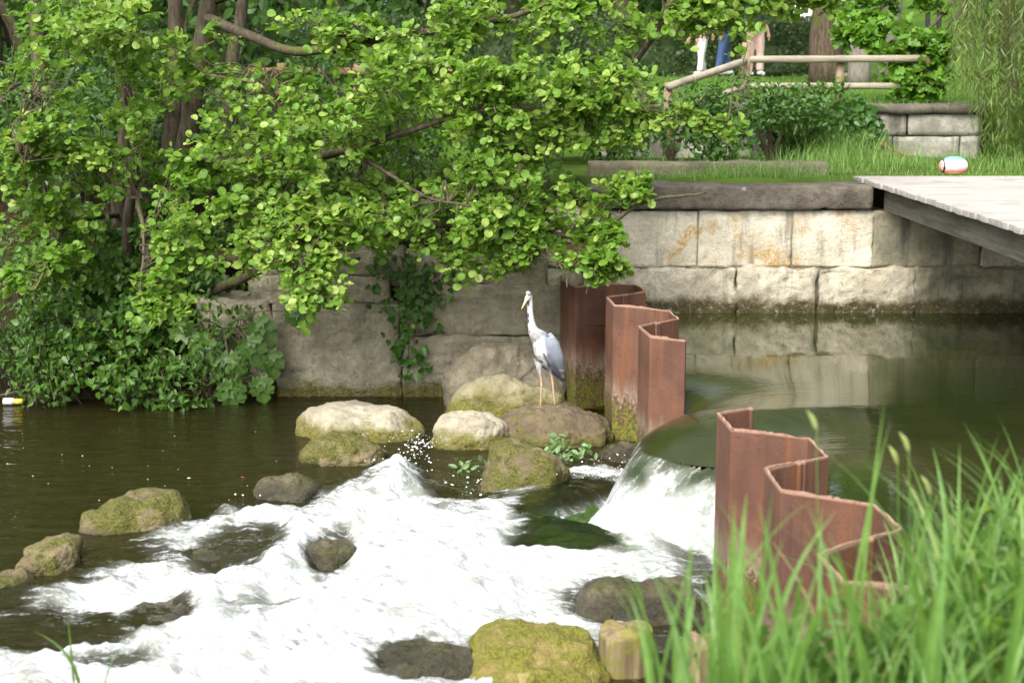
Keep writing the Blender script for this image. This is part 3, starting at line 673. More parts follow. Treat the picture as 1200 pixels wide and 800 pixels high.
# ------------------------------------------------------------ deck
dk = thing('wooden_deck', (5, 12, 1.9), 'weathered grey plank deck jutting out over the upper pool', 'deck')
DX, DZ = 3.2, 1.93
mb = MB(); y = 14.75; k = 0
rng = random.Random(4)
while y > 6.4:
    w_ = .138; x0 = DX + rng.uniform(-.012, .012)
    p, qd = rbox((x0, y - w_, DZ - .045), (9.5, y, DZ + rng.uniform(-.003, .003)), .006, .14)
    mb.add(p, qd, mi=0); y -= w_ + .008; k += 1
mb.build('planks', M['deck'], dk, smooth=False)
dk.children[0].name = 'deck_boarding'
for yy_ in (): pass
for xx in (DX + .1, DX + 2.2, DX + 4.6):
    MB().add(*rbox((xx, 6.4, DZ - .25), (xx + .12, 13.9, DZ - .05), .008, .3)).build('beam', M['beam'], dk, smooth=False)

# ------------------------------------------------------------ leaves
def leaf_t(kind):
    if kind == 'round': o = [(0, 0), (.18, .27), (.48, .44), (.8, .4), (1.0, .14), (.96, 0)]
    elif kind == 'oval': o = [(0, 0), (.2, .2), (.45, .27), (.75, .15), (1, 0)]
    elif kind == 'heart': o = [(0, 0), (-.06, .3), (.2, .46), (.6, .28), (1, 0)]
    elif kind == 'thin': o = [(0, 0), (.35, .075), (.7, .06), (1, 0)]
    elif kind == 'maple': o = [(0, 0), (-.02, .4), (.25, .3), (.42, .56), (.55, .24), (.78, .3), (1, 0)]
    elif kind == 'diamond': o = [(0, 0), (.45, .36), (1, 0)]
    o = np.array(o); n = len(o)
    up = np.concatenate([o, o[1:-1] * (1, -1)])
    fa = np.arange(n)[::-1]; fb = np.concatenate([[0], np.arange(n, 2 * n - 2), [n - 1]])
    return up, np.stack([fa, fb])
def leaves(mb, pos, dirv, nrm, size, tint, kind='round', fold=.25, curl=.12, mi=0):
    up, F_ = leaf_t(kind); pos, dirv, nrm = (np.asarray(a, float) for a in (pos, dirv, nrm)); n = len(pos)
    d = dirv / (np.linalg.norm(dirv, axis=1)[:, None] + 1e-9)
    s = np.cross(nrm, d); s /= np.linalg.norm(s, axis=1)[:, None] + 1e-9; nn = np.cross(d, s)
    size = np.broadcast_to(np.asarray(size, float), (n,))
    lz = fold * np.abs(up[:, 1]) - curl * up[:, 0] ** 2
    v = pos[:, None] + size[:, None, None] * (up[None, :, 0, None] * d[:, None] + up[None, :, 1, None] * s[:, None] + lz[None, :, None] * nn[:, None])
    k = len(up); f = (F_[None] + (np.arange(n) * k)[:, None, None]).reshape(-1, F_.shape[1])
    mb.add(v.reshape(-1, 3), f, np.repeat(np.broadcast_to(np.asarray(tint, float), (n,)), k), mi)
def rdir(rng, n): v = rng.normal(size=(n, 3)); return v / np.linalg.norm(v, axis=1)[:, None]

def spray(mb, rng, base, tip, nl, size, tint, kind='round', side=4, twig=.006, up=.9, droop=.1, spread=.5):
    """a twig from base to tip, with side twigs; leaves along them, in rosettes at the tips"""
    base, tip = np.array(base), np.array(tip); L = np.linalg.norm(tip - base) + 1e-6; ax = (tip - base) / L
    mid = (base + tip) / 2 + rng.normal(size=3) * L * .08 + np.array((0, 0, L * droop))
    main = spline([base, mid, tip], 9)
    mb.add(*tube(main, np.linspace(twig, twig * .3, 9), 4, caps=False), tint=.4, mi=1)
    ends = [(main[3:], 1.0)]
    for k in range(side):
        t = rng.uniform(.35, .95); b = main[int(t * 8)]; d = ax * .6 + rdir(rng, 1)[0] * .9; d[2] *= .6; d /= np.linalg.norm(d); l = L * rng.uniform(.25, .5) * spread * 1.6
        sp = spline([b, b + d * l * .5 + np.array((0, 0, l * .06)), b + d * l], 5)
        mb.add(*tube(sp, np.linspace(twig * .5, twig * .2, 5), 3, caps=False), tint=.4, mi=1); ends.append((sp, .6))
    wts = np.array([e[1] * 1.0 for e in ends]); wts /= wts.sum()
    cnt = rng.multinomial(nl, wts); P, D, T = [], [], []
    for (pl, _), c in zip(ends, cnt):
        t = 1 - rng.random(c) ** 1.6 * .95; idx = t * (len(pl) - 1); i = np.clip(idx.astype(int), 0, len(pl) - 2); f = (idx - i)[:, None]
        p = pl[i] * (1 - f) + pl[i + 1] * f; axl = pl[-1] - pl[0]; axl = axl / (np.linalg.norm(axl) + 1e-9)
        d = axl[None] * .55 + rdir(rng, c) * np.array((1, 1, .7)); P.append(p + rng.normal(size=(c, 3)) * size * .18); D.append(d); T.append(tint + .22 * (t - .5) + rng.normal(size=c) * .13)
    P, D, T = np.concatenate(P), np.concatenate(D), np.concatenate(T); n = len(P)
    nv = rdir(rng, n) * .75 + np.array((0, -.25, up))
    leaves(mb, P, D, nv, size * rng.uniform(.4, 1.25, n), np.clip(T, 0, 1), kind, mi=0)

def crown(mb, rng, skel, blobs, nsp, nl, size, kind='round', tint=.45, twig=.006, maxl=.9, gap=.0, seed=0, up=.9, side=4, mat2=None):
    """sprays through the blobs (centre, radii, weight, tint), each joined to the nearest skeleton point"""
    skel = np.asarray(skel); W = np.array([b[2] for b in blobs], float); W /= W.sum()
    which = rng.choice(len(blobs), nsp, p=W)
    for b in which:
        c, r, _, tb = blobs[b]
        u = rdir(rng, 1)[0] * rng.random() ** .42; tip = np.array(c) + u * np.array(r)
        if gap and fbm(tip[None], 1.5, 2, seed)[0] < -gap: continue
        d = skel - tip; dist = np.linalg.norm(d * np.array((1, 1, 1.0)), axis=1) + .35 * np.clip(skel[:, 2] - tip[2], 0, None); j = np.argmin(dist + rng.random(len(dist)) * .25)
        base = skel[j]; v = tip - base; L = np.linalg.norm(v)
        if L > maxl:
            b2 = tip - v / L * maxl * rng.uniform(.75, 1.0)
            pth = spline([base, (base + b2) / 2 + np.array((0, 0, .12 * L)) + rng.normal(size=3) * .06 * L, b2], 8)
            mb.add(*tube(pth, np.linspace(twig * 2.2, twig, 8), 4, caps=False), tint=.4, mi=1); base = b2
        elif L < .25: base = tip - v / (L + 1e-6) * .25
        spray(mb, rng, base, tip, int(nl * rng.uniform(.7, 1.3)), size, tb + (tint - .45) + rng.normal() * .09, kind, side, twig, up)

def limb_tube(pts, r0, r1, n=26, sides=10, seed=0, rough=.06):
    c = spline(pts, n); c[1:-1] += .02 * np.stack([fbm(c[1:-1] * 3 + k * 9, 1, 2, seed + k) for k in range(3)], 1)
    return c, tube(c, np.linspace(r0, r1, n), sides, rough, seed)
def P_(u, v, Y): return at(u, v, Y)

# ------------------------------------------------------------ the big alder on the left bank
rng = np.random.default_rng(7)
al = thing('alder_tree', (-3.4, 14.7, .9), 'large many-stemmed alder with round bright leaves overhanging the stream at left', 'tree')
skel = []
STEMS = [([(150, 400, 14.8), (140, 250, 14.8), (150, 120, 14.7), (120, 0, 14.6), (90, -160, 14.5)], .09, .05),
         ([(175, 400, 14.9), (195, 220, 15.0), (205, 90, 15.1), (205, 0, 15.2), (215, -160, 15.2)], .1, .06),
         ([(190, 400, 14.9), (205, 250, 14.9), (228, 110, 14.8), (245, 0, 14.7), (275, -160, 14.6)], .12, .07),
         ([(120, 410, 14.7), (75, 250, 15.2), (50, 120, 15.4), (42, 0, 15.5), (30, -150, 15.5)], .09, .06),
         ([(200, 400, 15.0), (255, 200, 15.6), (275, 60, 15.9), (285, 0, 16.0), (300, -140, 16.0)], .08, .05),
         ([(185, 410, 14.8), (150, 300, 14.4), (160, 180, 14.2), (135, 60, 14.1), (130, -80, 14.0)], .06, .03)]
for i, (pts, r0, r1) in enumerate(STEMS):
    c, tb = limb_tube([P_(*p) for p in pts], r0, r1, 30, 12, i)
    MB().add(*tb).build('stem', M['bark'], al); skel.append(c[6:])
LIMBS = [([(200, 385, 14.8), (245, 345, 14.2), (310, 312, 13.6), (380, 255, 13.2), (430, 190, 12.9)], .06, .018),
         ([(215, 180, 14.8), (320, 190, 13.8), (430, 170, 13.2), (520, 140, 12.9), (600, 120, 12.8)], .05, .012),
         ([(200, 300, 14.9), (330, 300, 14.0), (450, 268, 13.5), (560, 262, 13.1), (680, 275, 12.9), (760, 235, 12.8), (830, 225, 12.7)], .055, .008),
         ([(240, 20, 14.7), (350, 60, 13.9), (470, 40, 13.4), (600, 20, 13.2), (740, -40, 13.0)], .05, .015),
         ([(205, 90, 15), (300, 100, 14.2), (340, 160, 13.2), (330, 240, 12.6), (350, 310, 12.2)], .04, .01),
         ([(140, 250, 14.8), (90, 260, 13.9), (60, 300, 13.3), (40, 340, 13.0)], .03, .008),
         ([(150, 180, 14.7), (160, 220, 13.6), (170, 290, 12.8), (165, 345, 12.4)], .03, .008),
         ([(45, 120, 15.4), (20, 100, 14.4), (-10, 140, 13.6), (30, 190, 13.1)], .03, .008),
         ([(600, 120, 12.8), (680, 140, 12.8), (760, 130, 12.8), (870, 155, 12.8)], .018, .004),
         ([(590, 205, 14.2), (640, 165, 13.9), (690, 130, 13.7), (755, 60, 13.5), (800, -20, 13.4)], .02, .03),
         ([(250, 0, 14.7), (450, -60, 13.6), (650, -90, 13.2), (880, -60, 13.2), (960, -10, 13.4)], .05, .012),
         ([(430, 190, 12.9), (500, 230, 12.8), (580, 250, 12.7), (640, 300, 12.7), (705, 320, 12.6)], .018, .005)]
for i, (pts, r0, r1) in enumerate(LIMBS):
    c, tb = limb_tube([P_(*p) for p in pts], r0, r1, 34, 8, 50 + i)
    MB().add(*tb).build('limb', M['bark'], al); skel.append(c[8:])
skel = np.concatenate(skel)
def B(u, v, Y, ru, rv, ry, wgt, tint): k = Y / F; return (at(u, v, Y), (ru * k, ry, rv * k), wgt, tint)
FRONT = [B(330, 190, 12.7, 150, 90, .5, 7, .62), B(470, 130, 12.9, 140, 90, .5, 7, .62), B(600, 60, 13.0, 130, 70, .5, 6, .6), B(610, 215, 12.9, 120, 60, .45, 6, .58), B(700, 140, 12.9, 70, 45, .4, 2.6, .62),
         B(150, 90, 13.4, 150, 100, .5, 4, .5), B(50, 250, 13.4, 80, 110, .4, 5, .5), B(250, 280, 12.5, 80, 45, .35, 3, .6), B(350, 300, 12.3, 50, 50, .3, 2, .64), B(165, 335, 12.5, 70, 45, .35, 3, .55),
         B(185, 370, 12.3, 40, 16, .25, .9, .65), B(370, 355, 12.2, 40, 22, .2, .9, .62), B(560, 285, 12.9, 90, 35, .35, 3, .52), B(690, 295, 12.7, 38, 32, .25, 1.6, .56), B(775, 220, 12.8, 75, 20, .25, 2.4, .6), B(715, 310, 12.7, 28, 26, .2, 1.0, .56),
         B(820, 150, 12.8, 60, 12, .2, .6, .64), B(850, 5, 13.2, 110, 30, .4, 5, .6), B(845, 28, 13.0, 60, 14, .3, 1.0, .6), B(700, 50, 13.1, 60, 40, .3, 1.6, .55), B(480, 270, 12.7, 110, 38, .35, 4, .58), B(610, 265, 12.8, 70, 40, .3, 2.6, .58), B(390, 270, 12.5, 70, 45, .3, 2.6, .62), B(640, 120, 12.8, 80, 60, .4, 3, .62), B(560, 320, 13.0, 70, 15, .25, 1.2, .55), B(440, 250, 13.0, 90, 60, .4, 4, .58), B(720, 25, 13.2, 90, 35, .4, 2, .56), B(30, 40, 14.0, 60, 60, .5, 1.5, .45),
         B(940, 0, 13.4, 50, 22, .3, .9, .6), B(80, 160, 13.0, 60, 40, .3, 1.6, .6), B(130, 30, 12.9, 70, 30, .3, 1.6, .62), B(250, 110, 13.1, 70, 30, .3, 1.1, .55), B(390, 40, 13.2, 60, 40, .3, 1.8, .6), B(700, 85, 12.9, 70, 20, .3, 1.2, .66)]
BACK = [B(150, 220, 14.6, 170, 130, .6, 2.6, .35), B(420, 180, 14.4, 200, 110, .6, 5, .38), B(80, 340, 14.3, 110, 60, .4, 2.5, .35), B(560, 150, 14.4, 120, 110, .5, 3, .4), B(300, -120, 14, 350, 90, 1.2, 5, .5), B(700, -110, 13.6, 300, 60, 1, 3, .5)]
mb = MB()
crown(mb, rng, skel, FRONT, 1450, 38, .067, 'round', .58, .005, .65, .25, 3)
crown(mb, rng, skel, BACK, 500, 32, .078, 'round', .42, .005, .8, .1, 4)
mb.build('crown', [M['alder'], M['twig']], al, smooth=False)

# ------------------------------------------------------------ background trees and shrubs
def bush(name, loc, r, h, nleaf, mat, kind, size, label, cat='bush', seed=0, tint=.4, group=None, lumps=9, up=.5):
    rg = np.random.default_rng(seed + 300); loc = np.array(loc, float); t = thing(name, loc, label, cat, group); mb = MB()
    for k in range(5):
        a = rg.uniform(0, 6.28); e = loc + np.array((math.cos(a) * r[0] * .5, math.sin(a) * r[1] * .5, h * .8))
        mb.add(*tube(spline([loc, (loc + e) / 2 + (0, 0, .1 * h), e], 6), np.linspace(.03, .008, 6), 5), mi=1)
    C = [(loc + np.array((rg.uniform(-.75, .75) * r[0], rg.uniform(-.75, .75) * r[1], rg.uniform(.25, .8) * h)), rg.uniform(.28, .5)) for _ in range(lumps)]
    n = nleaf // lumps
    for c, s in C:
        d = rdir(rg, n); rad = rg.random(n) ** .33; sc = np.array((r[0] * s, r[1] * s, h * s * .8))
        p = c + d * rad[:, None] * sc; p[:, 2] = np.maximum(p[:, 2], loc[2] + .02)
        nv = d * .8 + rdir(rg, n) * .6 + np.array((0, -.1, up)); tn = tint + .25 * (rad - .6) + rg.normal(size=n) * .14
        leaves(mb, p, d * .4 + rdir(rg, n) + np.array((0, 0, -.25)), nv, size * rg.uniform(.6, 1.2, n), np.clip(tn, 0, 1), kind)
    mb.build('foliage', [M[mat], M['twig']], t, smooth=False); return t
def simple_tree(name, loc, H, rad, crown_z, nleaf, size, label, bark, mat, kind='diamond', r0=.2, seed=0, lean=(0, 0), lumps=14, tint=.4, ivy=False, cat='tree', group=None, lo=.0):
    rg = np.random.default_rng(seed + 700); loc = np.array(loc, float); t = thing(name, loc, label, cat, group)
    top = loc + np.array((lean[0], lean[1], H * .8)); c, tb = limb_tube([loc - (0, 0, .1), loc * .5 + top * .5 + rg.normal(size=3) * .1 * np.array((1, 1, 0)), top], r0, r0 * .45, 24, 14, seed, .1)
    MB().add(*tb).build('trunk', M[bark], t)
    mb = MB(); C = []
    for k in range(lumps):
        a = k * 2.4 + rg.uniform(0, .8); q = rg.random() ** .6; zz = crown_z + (H - crown_z) * rg.random()
        e = np.array((loc[0] + lean[0] * .6 + math.cos(a) * rad * q, loc[1] + math.sin(a) * rad * q, loc[2] + zz)); C.append(e)
        s0 = c[min(23, int(24 * min(.95, max(.3, (zz - .8) / (H * .8)))))]
        mb.add(*tube(spline([s0, (s0 + e) / 2 + (0, 0, .3), e], 7), np.linspace(r0 * .3, .02, 7), 5), mi=1)
    n = nleaf // lumps
    for e in C:
        d = rdir(rg, n); rr = rg.random(n) ** .4; s = rad * rg.uniform(.3, .5)
        p = e + d * rr[:, None] * np.array((s, s, s * .7)); p = p[p[:, 2] > loc[2] + lo]; d = d[:len(p)]; m = len(p)
        leaves(mb, p, rdir(rg, m) + (0, 0, -.3), d[:m] + rdir(rg, m) * .7 + (0, 0, .6), size * rg.uniform(.6, 1.2, m), np.clip(tint + rg.normal(size=m) * .16, 0, 1), kind)
    mb.build('crown', [M[mat], M['twig']], t, smooth=False); return t

# dark wood behind the alder
WL = ['tall dark tree behind the alder at the far left edge', 'dark leafy tree behind the left alder stems', 'shaded tree standing behind the right-hand alder stems', 'dark tree behind the alder crown, left of the lawn', 'shaded tree beyond the alder at the back of the lawn']
for i, (x, y, h, r, zc) in enumerate([(-9.5, 20, 9, 3.2, .8), (-6.3, 19, 9, 2.8, .9), (-4.0, 22, 10, 3.2, 1.2), (-8, 27, 12, 4, 1), (-1.5, 40, 13, 4.5, 1.8)]):
    simple_tree('shade_tree', (x, y, tz1(x, y)), h, r, max(.2, zc - .6), 7000, .2, WL[i], 'bark', 'shade', 'oval', .2, i, lumps=34, tint=.35, group='dark trees behind the alder')
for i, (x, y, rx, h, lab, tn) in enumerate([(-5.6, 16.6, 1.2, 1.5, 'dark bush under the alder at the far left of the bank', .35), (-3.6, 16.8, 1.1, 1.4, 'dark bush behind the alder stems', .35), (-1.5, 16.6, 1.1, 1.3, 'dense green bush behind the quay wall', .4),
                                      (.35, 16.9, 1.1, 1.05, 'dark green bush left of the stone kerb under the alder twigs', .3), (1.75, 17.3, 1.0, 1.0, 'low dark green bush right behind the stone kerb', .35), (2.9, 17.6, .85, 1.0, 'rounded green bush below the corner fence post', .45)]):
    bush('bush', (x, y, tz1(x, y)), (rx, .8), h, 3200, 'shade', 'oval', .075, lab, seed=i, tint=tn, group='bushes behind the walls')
# ivy over the terrace wall
def creeper(name, pts, n, size, spread, mat, kind, label, cat, seed, tint=.45, normal=(0, -1, .35), group=None, twigs=True):
    rg = np.random.default_rng(seed); t = thing(name, pts[0][0], label, cat, group); mb = MB()
    for path, w_ in [(p, w) for p, w in zip([np.array(x) for x in pts], spread)]:
        c = spline(path, 14); mb.add(*tube(c, np.linspace(.008, .003, 14), 4), mi=1)
        k = n // len(pts); i = rg.integers(0, 14, k)
        p = c[i] + rg.normal(size=(k, 3)) * np.array((w_, .05, w_ * .7)); p[:, 1] -= .03
        leaves(mb, p, rdir(rg, k) * .8 + (0, -.2, -.7), rdir(rg, k) * .5 + np.array(normal), size * rg.uniform(.5, 1.2, k), np.clip(tint + rg.normal(size=k) * .18, 0, 1), kind, mi=0)
    mb.build('foliage', [M[mat], M['twig']], t, smooth=False); return t
creeper('ivy', [[at(u, 128, 18.35), at(u + d, 150, 18.3), at(u + 2 * d, 182, 18.25)] for u, d in ((905, 3), (925, 2), (950, 4), (975, 3), (990, 8), (1005, 10))], 1500, .1, [.2, .2, .18, .16, .14, .1], 'ivy', 'heart', 'dark ivy hanging over the left part of the grey garden wall', 'ivy', 3, .3)
creeper('ivy', [[at(470, 300, 13.9), at(480, 350, 13.8), at(478, 432, 13.78)], [at(500, 310, 13.9), at(488, 360, 13.8), at(484, 420, 13.78)], [at(440, 300, 13.95), at(470, 330, 13.85), at(480, 390, 13.8)], [at(530, 310, 13.95), at(500, 335, 13.85), at(484, 380, 13.8)]],
        330, .075, [.08, .08, .13, .14], 'ivy', 'heart', 'strand of green ivy hanging down the brown stone wall left of the heron', 'ivy', 4, .5)

# hedge along the far path
hd = thing('hedge', (-1, 35.6, 2.7), 'long clipped dark green hedge behind the strolling people', 'hedge')
rg = np.random.default_rng(12); mb = MB(); hx0, hx1 = -9.5, 7.4
zb = tz1(0, 35.5); v, qd = rbox((hx0, 35.15, zb - .2), (hx1, 36.5, zb + 1.2), .2, .3, .08, 1.5, 5); mb.add(v, qd, tint=.1)
n = 15000; p = np.stack([rg.uniform(hx0, hx1, n), np.full(n, 35.1) + rg.normal(size=n) * .06, zb + rg.uniform(-.05, 1.28, n)], 1); tp = rg.random(n) < .25
p[tp, 1] = rg.uniform(35.1, 36.5, tp.sum()); p[tp, 2] = zb + 1.22 + rg.normal(size=tp.sum()) * .04; p[:, 1] += .12 * fbm(p, 1.2, 3, 3)
leaves(mb, p, rdir(rg, n), rdir(rg, n) * .7 + (0, -.6, .4), .1 * rg.uniform(.6, 1.2, n), np.clip(.4 + rg.normal(size=n) * .2 + .2 * fbm(p, 1.0, 3, 8), 0, 1), 'diamond')
mb.build('foliage', M['hedge'], hd, smooth=False)

# park trees
simple_tree('park_tree', (*at(966, 100, 28)[:2], tz1(at(966, 100, 28)[0], 28)), 11, 4, 4.5, 3500, .25, 'thick brown ivy-scarred trunk behind the timber fence, left of the grey trunk', 'barkivy', 'maple', 'oval', .3, 40, lumps=18)
simple_tree('park_tree', (*at(1006, 100, 26.5)[:2], tz1(at(1006, 100, 26)[0], 26.5)), 10, 3.5, 4.5, 3000, .25, 'smooth pale grey trunk behind the timber fence', 'barkgrey', 'maple', 'oval', .2, 41, lumps=16)
simple_tree('park_tree', (*at(1038, 100, 28)[:2], tz1(at(1038, 100, 28)[0], 28)), 9, 3, 4.5, 2500, .25, 'thin grey trunk partly covered by maple leaves', 'barkgrey', 'maple', 'oval', .17, 42, lumps=14)
FL = ['distant tree rising behind the middle of the hedge', 'distant tree rising behind the left end of the hedge', 'distant tree rising behind the right end of the hedge', 'distant tree beyond the grass slope at right', 'distant tree far beyond the willow', 'distant tall tree behind the wood at left', 'distant tree behind the willow crown', 'distant tree in the gap behind the hedge middle', 'tall far tree behind the right part of the hedge', 'tall far tree behind the left part of the hedge']
for i, (x, y, h, r) in enumerate([(3, 44, 15, 5), (-5, 46, 15, 5.5), (9.5, 52, 15, 5), (26, 80, 15, 6), (17, 40, 13, 4.5), (-14, 40, 15, 6), (13, 30, 11, 3.8), (0, 52, 16, 6), (6, 60, 18, 7), (-9, 55, 18, 7)]):
    simple_tree('distant_tree', (x, y, tz1(x, y)), h, r, 2.0 if i != 2 else 4, 4200, .34, FL[i], 'barkivy', 'shade', 'oval', .28, 60 + i, lumps=24, tint=.5, group='distant trees')

# far wood closing the view, one mass
rg = np.random.default_rng(91); mb = MB(); n = 26000
x = rg.uniform(-45, 12, n); y = 62 + rg.normal(size=n) * 2.0; h = 9 + 5 * fbm(np.stack([x * .12, 0 * x, 0 * x], 1), 1, 3, 6); z = terrain(x, y) + h * rg.random(n) ** .8; y = y + 2.5 * fbm(np.stack([x, z, 0 * x], 1), .25, 3, 9)
leaves(mb, np.stack([x, y, z], 1), rdir(rg, n), rdir(rg, n) * .7 + (0, -.5, .5), .75 * rg.uniform(.6, 1.2, n), np.clip(.45 + rg.normal(size=n) * .2, 0, 1), 'oval')
tag(mb.build('woodland', M['shade'], smooth=False), 'far dark wood closing the view behind the hedge and alder', 'wood', kind='stuff')
# maple with branches hanging over the fence
mpt = thing('maple_tree', (6.6, 22, tz1(6.6, 22)), 'bright green maple drooping over the right end of the timber fence', 'tree')
c, tb = limb_tube([(6.9, 22, 2.3), (6.8, 22, 4.5), (6.6, 21.8, 7)], .14, .08, 20, 10, 5); MB().add(*tb).build('trunk', M['bark'], mpt)
sk = [c[10:]]
for i, pts in enumerate([[(6.75, 22, 4.6), at(1120, 0, 20.5), at(1070, 60, 19.6), at(1075, 115, 19.3)], [(6.8, 22, 5), at(1060, -20, 20.5), at(1020, 30, 20), at(990, 45, 19.8)], [(6.8, 22, 4.3), at(1110, 30, 20), at(1090, 80, 19.3), at(1095, 110, 19)]]):
    c, tb = limb_tube(pts, .04, .008, 20, 6, 90 + i); MB().add(*tb).build('limb', M['bark'], mpt); sk.append(c[5:])
mb = MB(); crown(mb, np.random.default_rng(21), np.concatenate(sk), [B(1060, 60, 19.6, 50, 35, .4, 3, .5), B(1010, 35, 19.9, 40, 22, .4, 2, .5), B(1075, 100, 19.3, 35, 20, .3, 2, .55), B(1030, 0, 20.2, 70, 25, .5, 2, .5), B(1060, -80, 21, 110, 60, 1, 4, .5), B(1100, 60, 19.5, 25, 40, .3, 1.5, .5)], 200, 28, .115, 'maple', .45, .006, .6, 0, 1)
mb.build('crown', [M['maple'], M['twig']], mpt, smooth=False)

# willow
wl = thing('willow_tree', (8.2, 18.5, 1.9), 'weeping willow with hanging strands of narrow leaves at the right edge', 'tree')
c, tb = limb_tube([(8.2, 18.5, 1.7), (8.0, 18.3, 4), (7.4, 18, 6.2)], .28, .14, 20, 14, 6); MB().add(*tb).build('trunk', M['bark'], wl)
rg = np.random.default_rng(31); mb = MB(); arch = []
for a in [(5.6, 16.8, 6.0), (6.3, 15.8, 6.0), (6.6, 17.6, 6.2), (7.6, 16.4, 6.4), (5.5, 17.9, 5.6)]:
    cc, tb = limb_tube([(7.5, 18, 6.1), (np.array((7.5, 18, 6.4)) + a) / 2 + (0, 0, .5), a], .07, .02, 14, 6, int(a[0] * 10)); MB().add(*tb).build('limb', M['bark'], wl)
for k in range(150):
    Yk = rg.uniform(15.6, 18.6); u = 1112 + 175 * rg.random() ** .8; vb = 60 + (185 - 60) * rg.random() ** .55 if u > 1140 else rg.uniform(20, 120)
    x = at(u, 60, Yk)[0]; zb_ = at(u, vb, Yk)[2]; z0 = rg.uniform(4.4, 6.2); n = 16
    if zb_ < 2.0: zb_ = 2.0
    zz = np.linspace(z0, zb_, n); tt_ = np.linspace(0, 1, n); dx, dy = rg.normal() * .22, rg.normal() * .15; ph = rg.uniform(0, 6)
    c = np.stack([x + dx * (1 - tt_) ** 2 * 1.5 + .05 * np.sin(tt_ * 7 + ph), Yk + dy * (1 - tt_) + .04 * np.cos(tt_ * 6 + ph), zz], 1)
    mb.add(*tube(c, np.linspace(.006, .002, n), 3, caps=False), mi=1)
    m = int(30 * (z0 - zb_)); i = rg.random(m) * (n - 1); j = np.clip(i.astype(int), 0, n - 2); f = (i - j)[:, None]; p = c[j] * (1 - f) + c[j + 1] * f
    leaves(mb, p, rdir(rg, m) * .6 + (0, 0, -.75), rdir(rg, m) + (0, -.3, .5), .125 * rg.uniform(.6, 1.2, m), np.clip(.45 + rg.normal() * .12 + rg.normal(size=m) * .15, 0, 1), 'thin', .1, .15)
mb.build('crown', [M['willow'], M['twig']], wl, smooth=False)

# ------------------------------------------------------------ bank vegetation
def plants(mb, rg, n, xr, yr, zoff, size, kind, tint, mi=0, hmax=.5, up=.4, front=-.5):
    x, y = rg.uniform(*xr, n), rg.uniform(*yr, n); z = terrain(x, y) + rg.random(n) ** 1.3 * hmax + zoff
    p = np.stack([x, y, z], 1)
    leaves(mb, p, rdir(rg, n) * .8 + (0, -.4, -.4), rdir(rg, n) * .55 + (0, front, up), size * rg.uniform(.5, 1.2, n), np.clip(tint + rg.normal(size=n) * .18, 0, 1), kind, mi=mi)
def bank_bush(name, u0, u1, n, size, kind, mat, label, seed, h=.6, yr=(13.55, 14.7), tint=.42, cat='bush', group='undergrowth plants on the left bank'):
    rg = np.random.default_rng(seed); xr = (xAt(u0, 14.1), xAt(u1, 14.1)); loc = (sum(xr) / 2, 14.2, .2); t = thing(name, loc, label, cat, group); mb = MB()
    for k in range(n // 30):
        a = np.array((rg.uniform(*xr), rg.uniform(*yr), 0)); a[2] = tz1(a[0], a[1]); e = a + np.array((rg.normal() * .15, -rg.uniform(.05, .4), rg.uniform(.4, 1) * h)); d = e + np.array((rg.normal() * .1, -.15, -.25 * rg.random()))
        c = spline([a, e, d], 9); mb.add(*tube(c, np.linspace(.006, .002, 9), 4), mi=1)
        m = 30; i = 2 + rg.random(m) * 6; j = np.clip(i.astype(int), 0, 7); f = (i - j)[:, None]; p = c[j] * (1 - f) + c[j + 1] * f + rg.normal(size=(m, 3)) * .05
        p[:, 2] = np.maximum(p[:, 2], .04)
        leaves(mb, p, rdir(rg, m) * .8 + (0, -.4, -.35), rdir(rg, m) * .5 + (0, -.35, .6), size * rg.uniform(.5, 1.25, m), np.clip(tint + rg.normal(size=m) * .2, 0, 1), kind)
    mb.build('foliage', [M[mat], M['twig']], t, smooth=False); return t
bank_bush('bramble_bush', -60, 90, 2900, .066, 'oval', 'bramble', 'bramble thicket on the far left bank above the dry twigs', 1, .75, tint=.32)
bank_bush('bramble_bush', 70, 190, 2800, .07, 'heart', 'bramble', 'bramble thicket on the bank below the alder stems', 2, .75)
bank_bush('bramble_bush', 170, 290, 2500, .075, 'oval', 'bramble', 'leafy bank plants between brambles and the large lobed leaves', 3, .7)
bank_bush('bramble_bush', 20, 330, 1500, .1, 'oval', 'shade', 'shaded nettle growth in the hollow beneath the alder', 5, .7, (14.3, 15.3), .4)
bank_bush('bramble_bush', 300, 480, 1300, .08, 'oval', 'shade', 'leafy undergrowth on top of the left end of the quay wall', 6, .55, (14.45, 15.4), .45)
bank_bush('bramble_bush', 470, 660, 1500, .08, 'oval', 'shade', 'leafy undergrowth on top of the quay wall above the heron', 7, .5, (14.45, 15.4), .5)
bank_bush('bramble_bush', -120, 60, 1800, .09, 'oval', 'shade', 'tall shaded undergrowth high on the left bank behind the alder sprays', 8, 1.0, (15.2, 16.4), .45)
bank_bush('bramble_bush', 50, 300, 1900, .09, 'oval', 'shade', 'tall shaded undergrowth high on the bank around the alder stems', 9, 1.0, (15.2, 16.2), .45)
